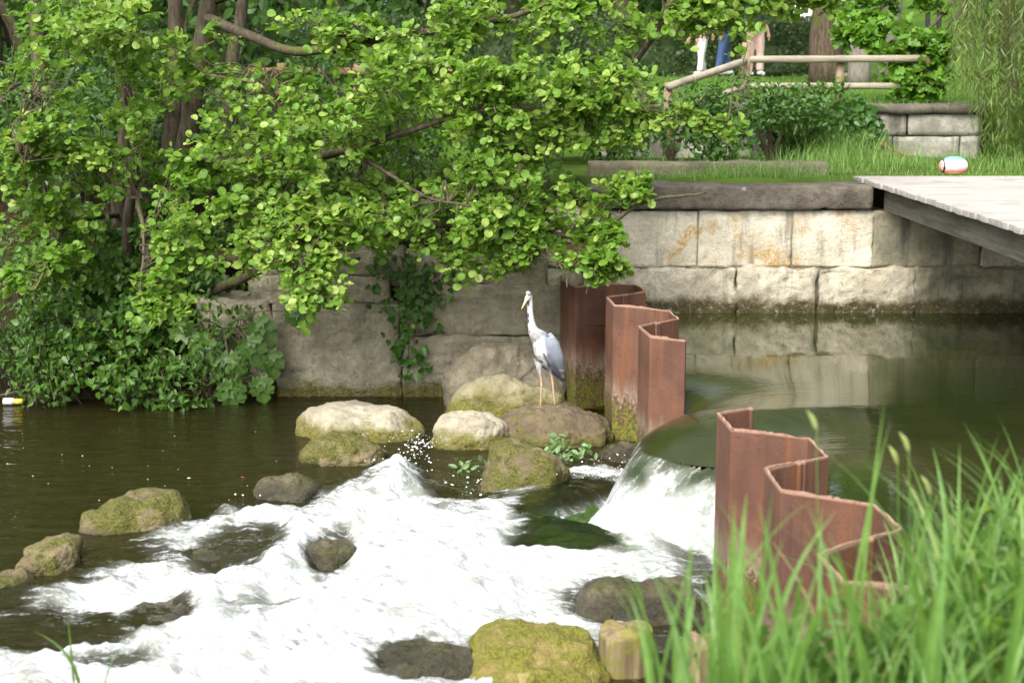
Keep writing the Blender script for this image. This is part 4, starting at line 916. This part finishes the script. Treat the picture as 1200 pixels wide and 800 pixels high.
# a large-leaved plant hanging over the water
hg = thing('hogweed_plant', at(268, 400, 14.0), 'broad lobed hogweed leaves hanging to the water left of the brown wall', 'plant')
rg = np.random.default_rng(8); mb = MB()
for (u, v, Y, ang, s) in [(268, 418, 13.6, -90, .32), (290, 400, 13.62, -60, .26), (245, 400, 13.6, -130, .26), (300, 380, 13.7, -40, .25), (315, 415, 13.65, -75, .24), (272, 450, 13.5, -95, .26), (305, 445, 13.55, -80, .22), (340, 365, 13.7, -30, .2), (225, 385, 13.7, -160, .22)]:
    c = at(u, v, Y); a = R(ang); dv = np.array((math.cos(a), -.25, math.sin(a))); b0 = at(262, 385, 13.95)
    mb.add(*tube(spline([b0, (b0 + c) / 2 + (0, -.05, .08), c], 8), np.linspace(.008, .004, 8), 5), mi=1, tint=.5)
    for k, (off, l) in enumerate([(0, 1), (38, .75), (-38, .75), (75, .55), (-75, .55)]):
        aa = a + R(off); d = np.array((math.cos(aa), -.2, math.sin(aa))); m = 1
        leaves(mb, c[None], d[None], np.array([[.0, -1, .45]]) + rg.normal(size=(1, 3)) * .12, s * l, .55 + rg.normal() * .1, 'maple', .12, .2)
mb.build('leaf_cluster', [M['bramble'], M['twig']], hg, smooth=False)
# dry sticks along the waterline
for i, (a, b, r, lab) in enumerate([((-10, 465), (95, 452), .008, 'thin bleached twig along the left waterline, longest of the dry ones'), ((5, 440), (60, 475), .006, 'bleached dead twig slanting into the water at far left'), ((150, 478), (240, 482), .007, 'dead twig floating under the brambles')]):
    pa, pb_ = at(*a, 13.72), at(*b, 13.62); pts = spline([pa, (pa + pb_) / 2 + (0, 0, .03), pb_], 12)
    tag(mk('dead_twig', *(lambda t: (t[0], t[1]))(tube(pts, np.linspace(r, r * .4, 12), 6, .2, i)), M['deckend']), lab, 'twig')

# grass tufts: strips
def blades(mb, rg, base, H, W, lean, tint, seg=7, droop=.35, mi=0, az=None):
    base = np.asarray(base, float); n = len(base); az = rg.uniform(0, 2 * math.pi, n) if az is None else az
    H, W, lean, droop = (np.broadcast_to(np.asarray(a, float), (n,)) for a in (H, W, lean, droop))
    t = np.linspace(0, 1, seg); out = np.stack([np.cos(az), np.sin(az), 0 * az], 1); sd = np.stack([-np.sin(az), np.cos(az), 0 * az], 1)
    hor = (lean[:, None] * t + droop[:, None] * t ** 2.6) * H[:, None]; ver = H[:, None] * (t - .28 * droop[:, None] * t ** 3)
    c = base[:, None] + hor[..., None] * out[:, None]; c[..., 2] += ver
    w_ = (W[:, None] / 2 * np.clip(1 - t ** 2.2, .02, 1) * (.55 + .45 * np.clip(t * 5, 0, 1)))[..., None] * sd[:, None]
    fold = np.zeros_like(c); fold[..., :] = -out[:, None] * (np.abs(w_).max(-1, keepdims=True)) * .5
    v = np.stack([c - w_, c + fold, c + w_], 2).reshape(-1, 3)
    i = (np.arange(n) * seg * 3)[:, None] + np.arange(seg - 1)[None] * 3; i = i.ravel()
    q = np.concatenate([np.stack([i, i + 1, i + 4, i + 3], 1), np.stack([i + 1, i + 2, i + 5, i + 4], 1)])
    mb.add(v, q, np.repeat(np.broadcast_to(np.asarray(tint, float), (n,)), seg * 3), mi)
rg = np.random.default_rng(55); mb = MB()
def scatter(n, xf, yr):
    y = rg.uniform(*yr, n); x = xf(y, rg.random(n)); return np.stack([x, y, terrain(x, y) - .03], 1)
# tall reedy grass on the near bank
b1 = scatter(270, lambda y, r: (.3 + (y - 3.4) * .13) + r * (1.75 * y / 4.5), (3.5, 5.1))
blades(mb, rg, b1, rg.uniform(.28, .62, len(b1)), rg.uniform(.016, .034, len(b1)), rg.uniform(.02, .28, len(b1)), np.clip(rg.normal(.5, .17, len(b1)), 0, .95), 9, rg.uniform(0, .45, len(b1)))
b2 = scatter(1300, lambda y, r: (.42 + (y - 3.4) * .14) + r ** .75 * (1.85 * y / 4.5), (3.4, 5.4))
blades(mb, rg, b2, rg.uniform(.13, .34, len(b2)), rg.uniform(.006, .016, len(b2)), rg.uniform(.02, .45, len(b2)), np.clip(rg.normal(.45, .18, len(b2)), 0, 1), 7, rg.uniform(.1, .7, len(b2)))
b3 = scatter(220, lambda y, r: .95 * y / 4.5 + r * (1.1 * y / 4.5), (3.6, 5.5))
blades(mb, rg, b3, rg.uniform(.25, .52, len(b3)), rg.uniform(.008, .018, len(b3)), rg.uniform(.02, .4, len(b3)), np.clip(rg.normal(.45, .18, len(b3)), 0, 1), 7, rg.uniform(.1, .7, len(b3)))
bd = scatter(70, lambda y, r: (.5 + (y - 3.4) * .14) + r * (1.8 * y / 4.5), (3.5, 5.2)); blades(mb, rg, bd, rg.uniform(.25, .6, 70), .006, rg.uniform(.1, .6, 70), 1.0, 8, rg.uniform(.2, .9, 70))
tall = np.array([at(1000, 800, 4.0), at(985, 800, 4.05), at(1045, 800, 4.1), at(1090, 800, 4.2), at(868, 800, 4.2), at(1130, 800, 4.3)])
blades(mb, rg, tall, [.78, .74, .6, .7, .5, .66], [.034, .03, .026, .024, .024, .024], [.05, .1, .1, .22, .08, .1], [.55, .62, .5, .55, .45, .5], 10, [.02, .05, .1, .1, .05, .1], az=np.array([.1, .15, .0, .3, 2.8, .2]))
for u, v, Y in [(957, 505, 4.2), (1065, 530, 4.3), (1052, 545, 4.4), (1090, 580, 4.4)]:      # seed heads
    c = at(u, v, Y); gz = tz1(c[0], Y); st = spline([(c[0] + .04, Y, gz), (c[0] + .02, Y, (gz + c[2]) / 2), c], 10); mb.add(*tube(st, .0016, 4), tint=.6)
    mb.add(*tube(spline([c, c + (-.012, 0, .035), c + (-.03, 0, .06)], 6), [.002, .007, .008, .007, .004, .001], 6), tint=1.0)
tag(mb.build('bank_grass', M['grass'], smooth=False), 'tall blurred green grass blades on the near bank at lower right', 'grass', kind='stuff')
mb = MB(); n = 2600; y = rg.uniform(3.7, 5.7, n); x = y * (.17 + .18 * rg.random(n)); z = terrain(x, y) + rg.random(n) * .22
leaves(mb, np.stack([x, y, z], 1), rdir(rg, n), rdir(rg, n) * .7 + (0, -.3, .8), .05 * rg.uniform(.5, 1.3, n), np.clip(rg.normal(.55, .2, n), 0, 1), 'oval')
tag(mb.build('bank_weeds', M['bramble'], smooth=False), 'bright leafy weeds among the grass at the lower right corner', 'weeds', kind='stuff')
# grass strip behind the wall and deck
mb = MB(); n = 5200; y = rg.uniform(14.55, 18.4, n); x = rg.uniform(.8, 8.2, n); ok = ~((y > 15.2) & (y < 15.7) & (x < 3.2)); x, y = x[ok], y[ok]
b = np.stack([x, y, terrain(x, y) - .01], 1); blades(mb, rg, b, rg.uniform(.035, .11, len(b)), .007, rg.uniform(.1, .6, len(b)), np.clip(rg.normal(.62, .2, len(b)), 0, 1), 5, .4)
for (u, Y, sp, n, h) in [(985, 17.2, .35, 420, .42), (950, 16.2, .3, 220, .26), (850, 14.9, .5, 300, .14), (905, 15.0, .4, 300, .17), (1160, 16, .5, 260, .25), (1020, 16.4, .5, 260, .25)]:
    c = at(u, 190, Y); xx, yy2 = c[0] + rg.normal(size=n) * sp * .6, Y + rg.normal(size=n) * .22; b = np.stack([xx, yy2, terrain(xx, yy2) - .01], 1)
    blades(mb, rg, b, h * rg.uniform(.5, 1.25, n), .008, rg.uniform(.02, .45, n), np.clip(rg.normal(.65, .2, n), 0, 1), 6, rg.uniform(.1, .6, n))
n = 9000; y = 18.9 + 13 * rg.random(n) ** 1.5; x = y * rg.uniform(.0, .36, n); b = np.stack([x, y, terrain(x, y) - .01], 1)
blades(mb, rg, b, rg.uniform(.05, .1, n), .012, rg.uniform(.1, .6, n), np.clip(rg.normal(.55, .15, n), 0, 1), 4, .4)
tag(mb.build('lawn_grass', M['grass'], smooth=False), 'short grass and tufts behind the wall, deck and fence', 'grass', kind='stuff')
# reed at lower left
rd = MB(); c0 = at(88, 815, 5.6)
blades(rd, rg, [c0, c0 + (.02, 0, 0), c0 + (.09, .02, -.02)], [.36, .3, .26], [.02, .034, .024], [.03, .05, .3], [.5, .6, .45], 10, [.02, .5, .1], az=np.array([math.pi * .95, math.pi, .05]))
tag(rd.build('reed_plant', M['grass'], smooth=False), 'small reed with three green blades at the lower left corner', 'reed')
# leafy sprigs at the mossy boulder
def sprig(pts, n, size, label, seed):
    rg = np.random.default_rng(seed); t = thing('leafy_sprig', pts[0][0], label, 'plant'); mb = MB()
    for pp in pts:
        c = spline(pp, 9); mb.add(*tube(c, np.linspace(.005, .002, 9), 4), mi=1); k = n // len(pts); i = rg.integers(2, 9, k)
        leaves(mb, c[i] + rg.normal(size=(k, 3)) * .03, rdir(rg, k), rdir(rg, k) * .5 + (0, -.4, .8), size * rg.uniform(.6, 1.2, k), np.clip(rg.normal(.55, .2, k), 0, 1), 'oval', mi=0)
    mb.build('foliage', [M['sprig'], M['twig']], t, smooth=False)
sprig([[at(625, 560, 11.5), at(650, 530, 11.5), at(690, 522, 11.5)], [at(640, 555, 11.5), at(665, 535, 11.4), at(700, 540, 11.4)], [at(635, 550, 11.5), at(645, 530, 11.5), at(660, 512, 11.6)]], 110, .065, 'pale green leafy sprig hanging on the mossy boulder right below the heron', 1)
sprig([[at(600, 560, 11.3), at(570, 548, 11.2), at(540, 545, 11.2)], [at(595, 565, 11.3), at(560, 560, 11.2), at(530, 560, 11.1)]], 60, .065, 'pale leafy sprig trailing into the foam left of the mossy boulder', 2)
c = spline([at(655, 520, 11.5), at(612, 545, 11.3), at(575, 562, 11.2), at(541, 576, 11.1)], 16)
tag(mk('reed_stalk', *tube(c, np.linspace(.006, .011, 16), 6), M['willow'], attrs={'tint': np.full(16 * 6 + 2, .55)}), 'long green stalk lying across the mossy boulder into the foam', 'stalk')
c = spline([at(283, 562, 11), at(300, 571, 10.95), at(320, 584, 10.9)], 10) + (0, 0, .02)
tag(mk('driftwood_stick', *tube(c, np.linspace(.008, .013, 10), 7, .2), M['iron']), 'short reddish stick caught at the edge of the foam', 'stick')
c = spline([at(215, 600, 9.9), at(228, 625, 9.8), at(237, 650, 9.7)], 10) + (0, 0, .03)
tag(mk('bare_twig', *tube(c, np.linspace(.003, .006, 10), 5), M['twig']), 'thin bare twig bending into the foam right of the moss topped boulder', 'twig')
c = spline([at(842, 512, 9.9), at(822, 524, 9.8), at(795, 536, 9.8)], 10)  # thin branch added in place of the water's shine along the lip
tag(mk('shine_branch', *tube(c, np.linspace(.018, .008, 10), 7, .25), M['twig']), 'brown branch added along the streak of water shine at the lip of the weir', 'branch')

# spray droplets thrown up by the white water
rg = np.random.default_rng(77); mb = MB()
for (u, v, Y, su, sv, n) in [(488, 522, 11.3, 20, 14, 170), (470, 545, 11.0, 35, 12, 120), (550, 570, 10.6, 40, 12, 90), (740, 548, 10.3, 40, 10, 90), (700, 552, 10.5, 25, 10, 60), (100, 660, 9.4, 40, 8, 50), (300, 585, 10.6, 60, 8, 70), (600, 585, 10.4, 40, 10, 60)]:
    for k in range(int(n * .6)):
        c = at(u + rg.normal() * su * .6, v + rg.normal() * sv * .6, Y + rg.normal() * .12); r = .002 + .005 * rg.random() ** 3
        mb.add(ICO1[0] * r * np.array((1 + rg.random(), 1, 1)) + c, ICO1[1])
tag(mb.build('water_spray', M['spray']), 'white droplets thrown up above the foaming water', 'spray', kind='stuff')
# flecks of foam drifting on the calm water
mb = MB()
for k in range(26):
    u, v = rg.uniform(0, 330), 490 + 110 * rg.random()
    c = atz(u, v, .012); r = .002 + .008 * rg.random() ** 4; mb.add(ICO1[0] * np.array((r * 1.8, r, .002)) + c, ICO1[1])
tag(mb.build('foam_flecks', M['spray']), 'small white foam flecks drifting on the calm dark water', 'foam', kind='stuff')

# ------------------------------------------------------------ fence
fn = thing('timber_fence', (4.7, 19.3, 2.5), 'weathered timber post and rail fence on the garden wall, sloping down to the left', 'fence')
def post_px(u, v0, v1, Y, r, mat='post'):
    a, b = at(u, v0, Y), at(u, v1, Y); z0 = min(b[2], tz1(a[0], Y)) - .1
    MB().add(*tube(np.array([(a[0], Y, z0), (a[0], Y, (z0 + a[2]) / 2), (a[0], Y, a[2])]), r, 12)).build('post', M[mat], fn)
def rail_px(a, b, r, mat='fence'):
    p0, p1 = at(*a), at(*b); MB().add(*tube(spline([p0, p1], 8), r, 10, .05)).build('rail', M[mat], fn)
post_px(783, 97, 140, 18.2, .05); post_px(875, 50, 140, 19.2, .055); post_px(985, 65, 125, 19.3, .055); post_px(1085, 66, 125, 19.3, .055)
rail_px((783, 102, 18.12), (873, 72, 19.1), .045); rail_px((783, 132, 18.12), (873, 102, 19.1), .04)
rail_px((870, 70, 19.2), (1085, 69, 19.2), .045); rail_px((870, 101, 19.2), (1085, 101, 19.2), .04)
f2 = thing('timber_fence', (-1.9, 20, 2.1), 'reddish brown rail fence glimpsed behind the alder leaves', 'fence')
for u in (330, 420, 520):
    a = at(u, 74, 19.4); MB().add(*tube(np.array([(a[0], 19.4, 1.8), (a[0], 19.4, 2.4), (a[0], 19.4, a[2])]), .06, 10)).build('post', M['post'], f2)
for v in (84, 108):
    MB().add(*tube(spline([at(290, v, 19.33), at(560, v, 19.33)], 8), .05, 10, .05)).build('rail', M['rail_red'], f2)

# dark posts on the grass slope, iron rod, white pillar behind the hedge
for u, lab in ((1086, 'thin dark metal pole on the grass slope, left one of two'), (1099, 'thin dark metal pole on the grass slope, right one of two')):
    a = at(u, 55 if u > 1090 else 48, 30); z0 = tz1(a[0], 30)
    mb = MB().add(*tube(np.array([(a[0], 30, z0 - .05), (a[0], 30, z0 + 1.3), (a[0], 30, z0 + 2.6)]), .045, 10)); mb.add(*tube(np.array([(a[0], 30, z0 + 2.6), (a[0], 30, z0 + 2.64)]), .06, 10))
    tag(mb.build('metal_pole', M['pole']), lab, 'pole', 'metal poles on the slope')
ir = MB(); ir.add(*tube(spline([at(1030, 168, 18.1), at(1076, 191, 17.9)], 6), .015, 6, .2)); ir.add(*tube(spline([at(1037, 166, 18.15), at(1038, 182, 18.1)], 4), .02, 6, .2))
tag(ir.build('iron_bar', M['iron']), 'rusty iron bar with a short crosspiece leaning at the grey garden wall', 'bar')
gp = thing('garden_pillar', (6.95, 38.2, 2.9), 'white plastered pillar rising behind the hedge, left of the brown trunk', 'pillar')
a, b = at(928, 10, 38)[0], at(956, 10, 38)[0]
MB().add(*rbox((a, 38, 2.5), (b, 38.5, 5.0), .02, .1)).build('shaft', M['plaster'], gp); MB().add(*rbox((a - .06, 37.94, 5.002), (b + .06, 38.56, 5.12), .02, .1)).build('cap', M['plaster'], gp)

# ------------------------------------------------------------ ball
def ball():
    c = at(1117, 197.5, 14.95); zb = DZ + .005; v, f = ICO4; L, r = .138, .092
    zc = tz1(c[0], 14.95); zb = max(zc, 1.915); p = v * np.array((L, r, r))
    mats = [m_plain('ball_' + k, col, .45, .08) for k, col in (('white', (.78, .75, .7)), ('teal', (.16, .5, .5)), ('coral', (.75, .25, .2)), ('yellow', (.8, .6, .2)), ('black', (.02, .02, .02)), ('pink', (.75, .4, .4)))]
    fc = v[f].mean(1); mi = np.zeros(len(f), int)
    mi[fc[:, 2] > .62] = 1; mi[(fc[:, 2] < -.05) & (fc[:, 2] > -.35)] = 5; mi[(fc[:, 2] <= -.35)] = 2; mi[fc[:, 2] < -.62] = 3
    mi[np.abs(fc[:, 0]) > .86] = 2; mi[(fc[:, 0] < -.68) & (fc[:, 0] > -.8)] = 4
    o = mk('rugby_ball', p + np.array((c[0], 14.95, zb + r)), f, mats, midx=mi)
    tag(o, 'small striped rugby ball, white with teal, coral and yellow, lying behind the deck', 'ball')
ball()
# litter at the far left
lt = thing('litter_bottle', at(10, 483, 13.5), 'small white plastic bottle with yellow band floating at the far left bank', 'litter')
c = at(5, 483, 13.5); c[2] = .03
MB().add(*tube(np.array([c, c + (.06, 0, 0), c + (.09, 0, 0), c + (.1, 0, 0)]), [.03, .032, .03, .014], 14)).build('bottle', m_plain('litter_white', (.7, .7, .68), .4, .05), lt)
MB().add(*tube(np.array([c + (.1, 0, 0), c + (.17, .0, .0)]), .026, 12)).build('band', m_plain('litter_yellow', (.65, .55, .08), .5, .05), lt)

# ------------------------------------------------------------ remeshed living figures
def fuse(parts, voxel, smooth_it=4):
    mb = MB()
    for p in parts: mb.add(*p)
    o = mb.build('fuse_tmp', M['white'])
    md = o.modifiers.new('r', 'REMESH'); md.mode = 'VOXEL'; md.voxel_size = voxel
    m2 = o.modifiers.new('s', 'SMOOTH'); m2.iterations = smooth_it; m2.factor = .5
    dg = bpy.context.evaluated_depsgraph_get(); me = bpy.data.meshes.new_from_object(o.evaluated_get(dg))
    v = np.zeros(len(me.vertices) * 3, np.float32); me.vertices.foreach_get('co', v); v = v.reshape(-1, 3).astype(float)
    f = [list(p.vertices) for p in me.polygons]; q = np.array([a for a in f if len(a) == 4]); t3 = np.array([a for a in f if len(a) == 3])
    bpy.data.objects.remove(o); bpy.data.meshes.remove(me)
    return v, [a for a in (q, t3) if len(a)]
def loft(pts, rad, n=16, m=None):
    m = m or 4 * len(pts); c = spline(pts, m); r = np.asarray(rad, float)
    xi = np.linspace(0, len(rad) - 1, m)
    rr = np.interp(xi, np.arange(len(rad)), r) if r.ndim == 1 else np.stack([np.interp(xi, np.arange(len(rad)), r[:, k]) for k in range(2)], 1)
    return tube(c, rr, n)
K = .00145
def hc(cx, cy, dy=0): return np.array(((cx - 262) * K, dy, (750 - cy) * K))
parts = [loft([hc(208, 318, .0), hc(226, 358, -.01), hc(246, 410, 0), hc(268, 462, .02), hc(302, 515, .05), hc(338, 572, .08), hc(357, 606, .1)],
              [(.055, .055), (.098, .085), (.122, .10), (.108, .095), (.072, .07), (.036, .03), (.01, .012)], 24, 40),
         loft([hc(215, 345, -.01), hc(186, 308, -.05), hc(170, 272, -.065), hc(161, 225, -.06), hc(157, 175, -.05), hc(156, 130, -.045), hc(153, 100, -.045)], [.075, .054, .038, .029, .025, .024, .025], 16, 40),
         loft([hc(163, 92, -.02), hc(150, 95, -.05), hc(138, 108, -.085), hc(131, 119, -.1)], [.012, .026, .02, .01], 14, 16),
         loft([hc(134, 114, -.095), hc(122, 134, -.125), hc(107, 158, -.155)], [.0125, .009, .003], 10, 14),
         loft([hc(156, 86, -.04), hc(145, 73, -.06), hc(136, 76, -.075)], [.018, .016, .008], 10, 8),
         loft([hc(156, 84, -.035), hc(166, 88, -.0), hc(172, 108, .03)], [.016, .009, .004], 8, 8),
         loft([hc(252, 318, -.06), hc(285, 375, -.085), hc(315, 450, -.075), hc(340, 520, -.03), hc(352, 548, .0)], [(.03, .045), (.04, .062), (.035, .055), (.022, .03), (.006, .01)], 16, 30),
         loft([hc(240, 500, .02), hc(300, 555, .06), hc(352, 610, .1)], [(.03, .03), (.03, .02), (.012, .008)], 12, 14)]
for (a, b, c_, d, dy) in [((205, 455), (212, 520), (224, 605), (217, 742), -.05), ((264, 455), (272, 520), (290, 608), (304, 742), -.02)]:
    parts.append(loft([hc(*a, dy), hc(*b, dy), hc((b[0] + c_[0]) / 2, 560, dy)], [.04, .021, .0085], 12, 14))
    parts.append(loft([hc((b[0] + c_[0]) / 2, 550, dy), hc(*c_, dy), hc((c_[0] + d[0]) / 2, 680, dy), hc(*d, dy)], [.0085, .0105, .007, .0075], 10, 22))
    for an, l in ((-150, .075), (-110, .085), (-65, .075), (60, .05)):
        e = hc(*d, dy); tip = e + np.array((math.cos(R(an)) * l, math.sin(R(an)) * l, -.004)); parts.append(loft([e, (e + tip) / 2 + (0, 0, .006), tip], [.007, .006, .003], 8, 8))
hv, hf = fuse(parts, .0045, 3)
cx, cy = hv[:, 0] / K + 262, 750 - hv[:, 2] / K; n3 = fbm(hv, 60, 3, 4); n4 = fbm(hv * np.array((1, 1, .25)), 110, 2, 6)
col = np.tile(np.array((.42, .41, .385)), (len(hv), 1))
def paint(mask, c): 
    m = np.clip(mask, 0, 1)[:, None]; col[:] = col * (1 - m) + np.array(c) * m
body = cy > 300
wedge = 226 + (cy - 320) * .19
paint(body * sstep(-6, 4, cx - wedge) * (cy < 560), (.165, .18, .21))                       # folded wing
paint(body * (cx < wedge) * sstep(-.1, .4, n4) * .8 * (cx > 165), (.24, .24, .25))          # soft breast streaks
paint(body * (cx > 200) * (cy < 330) * .6 * sstep(195, 215, cx), (.30, .32, .35))           # mantle
paint(np.exp(-((cx - wedge - 1) / 5) ** 2) * (cy > 325) * (cy < 475), (.58, .57, .54))      # pale wing edge
paint(sstep(.15, .5, fbm(np.stack([hv[:, 0] * 1.0 + hv[:, 2] * .35, hv[:, 1], hv[:, 2] * .25], 1), 55, 2, 9)) * (cx > wedge + 8) * (cy > 350) * (cy < 540) * .45, (.18, .20, .24))
paint(np.exp(-(((cx - 256) / 14) ** 2 + ((cy - 320) / 8) ** 2)) * 1.2, (.05, .055, .08))    # shoulder patch
paint(np.exp(-((cy - (448 + (cx - 180) * .55)) / 11) ** 2) * (cx < 232) * (cx > 172), (.04, .045, .06))   # flank band
paint(np.exp(-((cx - (236 + (cy - 420) * .42)) / 8) ** 2) * (cy > 415) * (cy < 500), (.05, .055, .07))
paint(sstep(0, 14, cy - (505 + (cx - 245) * .42)) * (cx > 228) * (cy < 640) * (cx > 232), (.10, .115, .15))     # flight feathers and tail
paint(sstep(0, 8, cx - (318 + (cy - 520) * .4)) * (cy > 520) * (cy < 585), (.4, .4, .42))
nk = (cy < 300) * (cy > 120); paint(nk * sstep(2, -4, cx - (153 + np.clip(cy - 230, 0, 99) * .12)) * sstep(-.25, .15, fbm(hv * np.array((1, 1, .5)), 70, 2, 11)), (.05, .055, .07))   # dark throat dashes
paint((cy < 118) * np.exp(-((cy - (84 + (158 - cx) * .25)) / 6) ** 2) * (cx > 143), (.03, .03, .045))           # eye stripe
paint((cy > 112) * (cy < 165) * sstep(136, 131, cx), (.52, .42, .2))                        # bill
leg = (cy > 505) * (cx < 330) * ((np.abs(cx - (212 + np.clip(cy - 520, 0, 85) * .13)) < 13) | (np.abs(cx - (272 + (cy - 520) * .17)) < 13)) * (cy > 535)
paint(leg * sstep(525, 565, cy), (.36, .25, .165)); paint((cy > 725) * 1.0, (.24, .15, .1)); paint((np.abs(cy - 604) < 9) * leg * .6, (.6, .3, .18))
HY = 12.28; hv = hv * (HY / 12.9); off = np.array((at(642, 477, HY)[0], HY, 0)); rz = at(642, 477, HY)[2]
he = thing('grey_heron', off + (0, 0, rz), 'grey heron standing on the brown rock with neck stretched up and bill pointing down left', 'bird')
mk('body', hv + off + (0, 0, rz), hf, M['heron'], he, attrs={'col': col})
# yellow eye
e = hc(141, 97, -.098) * (HY / 12.9) + off + (0, 0, rz)
mb = MB(); mb.add(ICO2[0] * .0055 + e, ICO2[1]); mb.build('eye', m_plain('heron_eye', (.6, .45, .05), .2, .05), he)

# ------------------------------------------------------------ people on the far path
def person(u, vfeet, Y, H, face, legs, top, skinm, label, stride=.12, armbend=.2, legname='trousers', seed=0):
    g = at(u, vfeet, Y); x0, z0 = g[0], tz1(g[0], Y) + .03; s = H / 1.75
    ca, sa = math.cos(face), math.sin(face)
    def T(x, y, z): return np.array((x0 + (x * ca - y * sa) * s, Y + (x * sa + y * ca) * s, z0 + z * s))
    def T_(l): return [T(*p) for p in l]
    S = lambda r: np.asarray(r, float) * s
    root = thing('person', (x0, Y, z0), label, 'person')
    st = stride; sp = []
    torso = loft(T_([(0, 0, .9), (0, .0, 1.02), (0, .005, 1.2), (0, .0, 1.36), (0, .0, 1.45), (0, .0, 1.49)]), S([(.155, .11), (.145, .1), (.155, .1), (.18, .1), (.12, .08), (.06, .06)]), 18, 24)
    neck = loft(T_([(0, 0, 1.44), (0, -.01, 1.52), (0, -.02, 1.6)]), S([.06, .052, .055]), 12, 8)
    head = loft(T_([(0, -.02, 1.52), (0, -.03, 1.57), (0, -.025, 1.64), (0, -.015, 1.7), (0, -.01, 1.745), (0, -.01, 1.757)]), S([(.04, .045), (.06, .07), (.076, .092), (.075, .09), (.045, .055), (.01, .01)]), 16, 24)
    nose = loft(T_([(0, -.11, 1.66), (0, -.135, 1.62), (0, -.105, 1.605)]), S([.01, .014, .012]), 8, 6)
    ears = [loft(T_([(q * .074, 0, 1.6), (q * .084, .005, 1.635), (q * .076, .01, 1.665)]), S([.01, .016, .01]), 8, 6) for q in (-1, 1)]
    sp += [torso, neck, head, nose] + ears
    L, A = [], []
    for q in (-1, 1):
        y1 = -q * st; leg_ = loft(T_([(q * .085, 0, .93), (q * .09, y1 * .35 - .01, .7), (q * .085, y1 * .55 - .02, .48), (q * .08, y1 * .9, .25), (q * .075, y1 * 1.1, .07)]), S([.098, .082, .06, .052, .038]), 14, 26)
        foot = loft(T_([(q * .075, y1 * 1.1 + .06, .045), (q * .08, y1 * 1.1 - .05, .045), (q * .085, y1 * 1.1 - .17, .03)]), S([(.035, .04), (.042, .042), (.03, .025)]), 12, 10)
        sp += [leg_, foot]; L.append((q, y1))
        ar = [(q * .19, 0, 1.42), (q * .212, .02, 1.26), (q * .218, .03, 1.12), (q * .205, -armbend * .5, .98), (q * .19, -armbend, .87)]
        sp.append(loft(T_(ar), S([.055, .048, .038, .036, .025]), 12, 22))
        w0 = np.array((q * .19, -armbend, .87)); pm = w0 + (0, -.02, -.09)
        sp.append(loft(T_([w0, (w0 + pm) / 2, pm]), S([(.024, .03), (.018, .042), (.015, .04)]), 10, 8))
        for k, l in enumerate((.07, .08, .075, .06)):
            b0 = pm + np.array((0, (k - 1.5) * .02, 0)); sp.append(loft(T_([b0 + (0, 0, .02), b0 + (0, -.006, -l * .5), b0 + (-q * .012, -.012, -l)]), S([.009, .0085, .006]), 6, 6))
        sp.append(loft(T_([w0 + (0, -.03, -.03), w0 + (-q * .01, -.06, -.06), w0 + (-q * .015, -.065, -.1)]), S([.011, .01, .007]), 6, 6))
    v, f = fuse(sp, .009 * s, 2); mk('body', v, f, skinm, root)
    # clothes follow the same limbs, a little wider
    pc = [loft(T_([(0, 0, .86), (0, 0, .95), (0, 0, 1.04)]), S([(.17, .125), (.168, .122), (.156, .113)]), 18, 10)]
    for q, y1 in L:
        pc.append(loft(T_([(q * .085, 0, .93), (q * .09, y1 * .35 - .01, .7), (q * .085, y1 * .55 - .02, .48), (q * .08, y1 * .9, .25), (q * .076, y1 * 1.08, .1)]), S([.11, .1, .083, .08, .08]), 14, 26))
    v, f = fuse(pc, .014 * s, 3); mk(legname, v, f, legs, root)
    tc = [loft(T_([(0, 0, .95), (0, .0, 1.05), (0, .005, 1.2), (0, .0, 1.36), (0, .0, 1.45), (0, 0, 1.475)]), S([(.175, .13), (.162, .118), (.168, .113), (.193, .113), (.13, .09), (.075, .07)]), 18, 26)]
    for q in (-1, 1): tc.append(loft(T_([(q * .185, 0, 1.42), (q * .21, .018, 1.28), (q * .216, .028, 1.15)]), S([.068, .062, .058]), 12, 14))
    v, f = fuse(tc, .014 * s, 3); mk('shirt', v, f, top, root)
    hairp = [loft(T_([(0, .03, 1.56), (0, .025, 1.64), (0, .012, 1.71), (0, .0, 1.755), (0, -.01, 1.775)]), S([(.06, .05), (.083, .075), (.084, .092), (.055, .07), (.015, .015)]), 16, 20)]
    v, f = fuse(hairp, .01 * s, 2); mk('hair', v, f, M['hair'], root)
    for q, y1 in L:
        v, f = fuse([loft(T_([(q * .075, y1 * 1.1 + .075, .045), (q * .08, y1 * 1.1 - .05, .045), (q * .085, y1 * 1.1 - .185, .032)]), S([(.042, .05), (.05, .05), (.036, .032)]), 14, 12)], .009 * s, 2)
        mk('shoe', v, f, M['shoe'], root)
    for q in (-1, 1): mk('eye', ICO1[0] * .011 * s + T(q * .03, -.108, 1.655), ICO1[1], M['eye'], root)
person(884, 91, 33.2, 1.72, R(15), M['pink'], M['navy'], M['skin'], 'person in loose pale pink trousers and dark top behind the corner fence post', .1, .25, seed=1)
person(848, 91, 33.0, 1.7, R(-70), M['denim'], M['navy'], M['skin'], 'person in blue jeans and white shoes walking on the far path', .16, .15, seed=2)
person(822, 91, 33.3, 1.45, R(-60), M['white'], M['shirt'], M['skin'], 'person in off-white trousers and orange top, leftmost on the far path', .1, .3, seed=3)
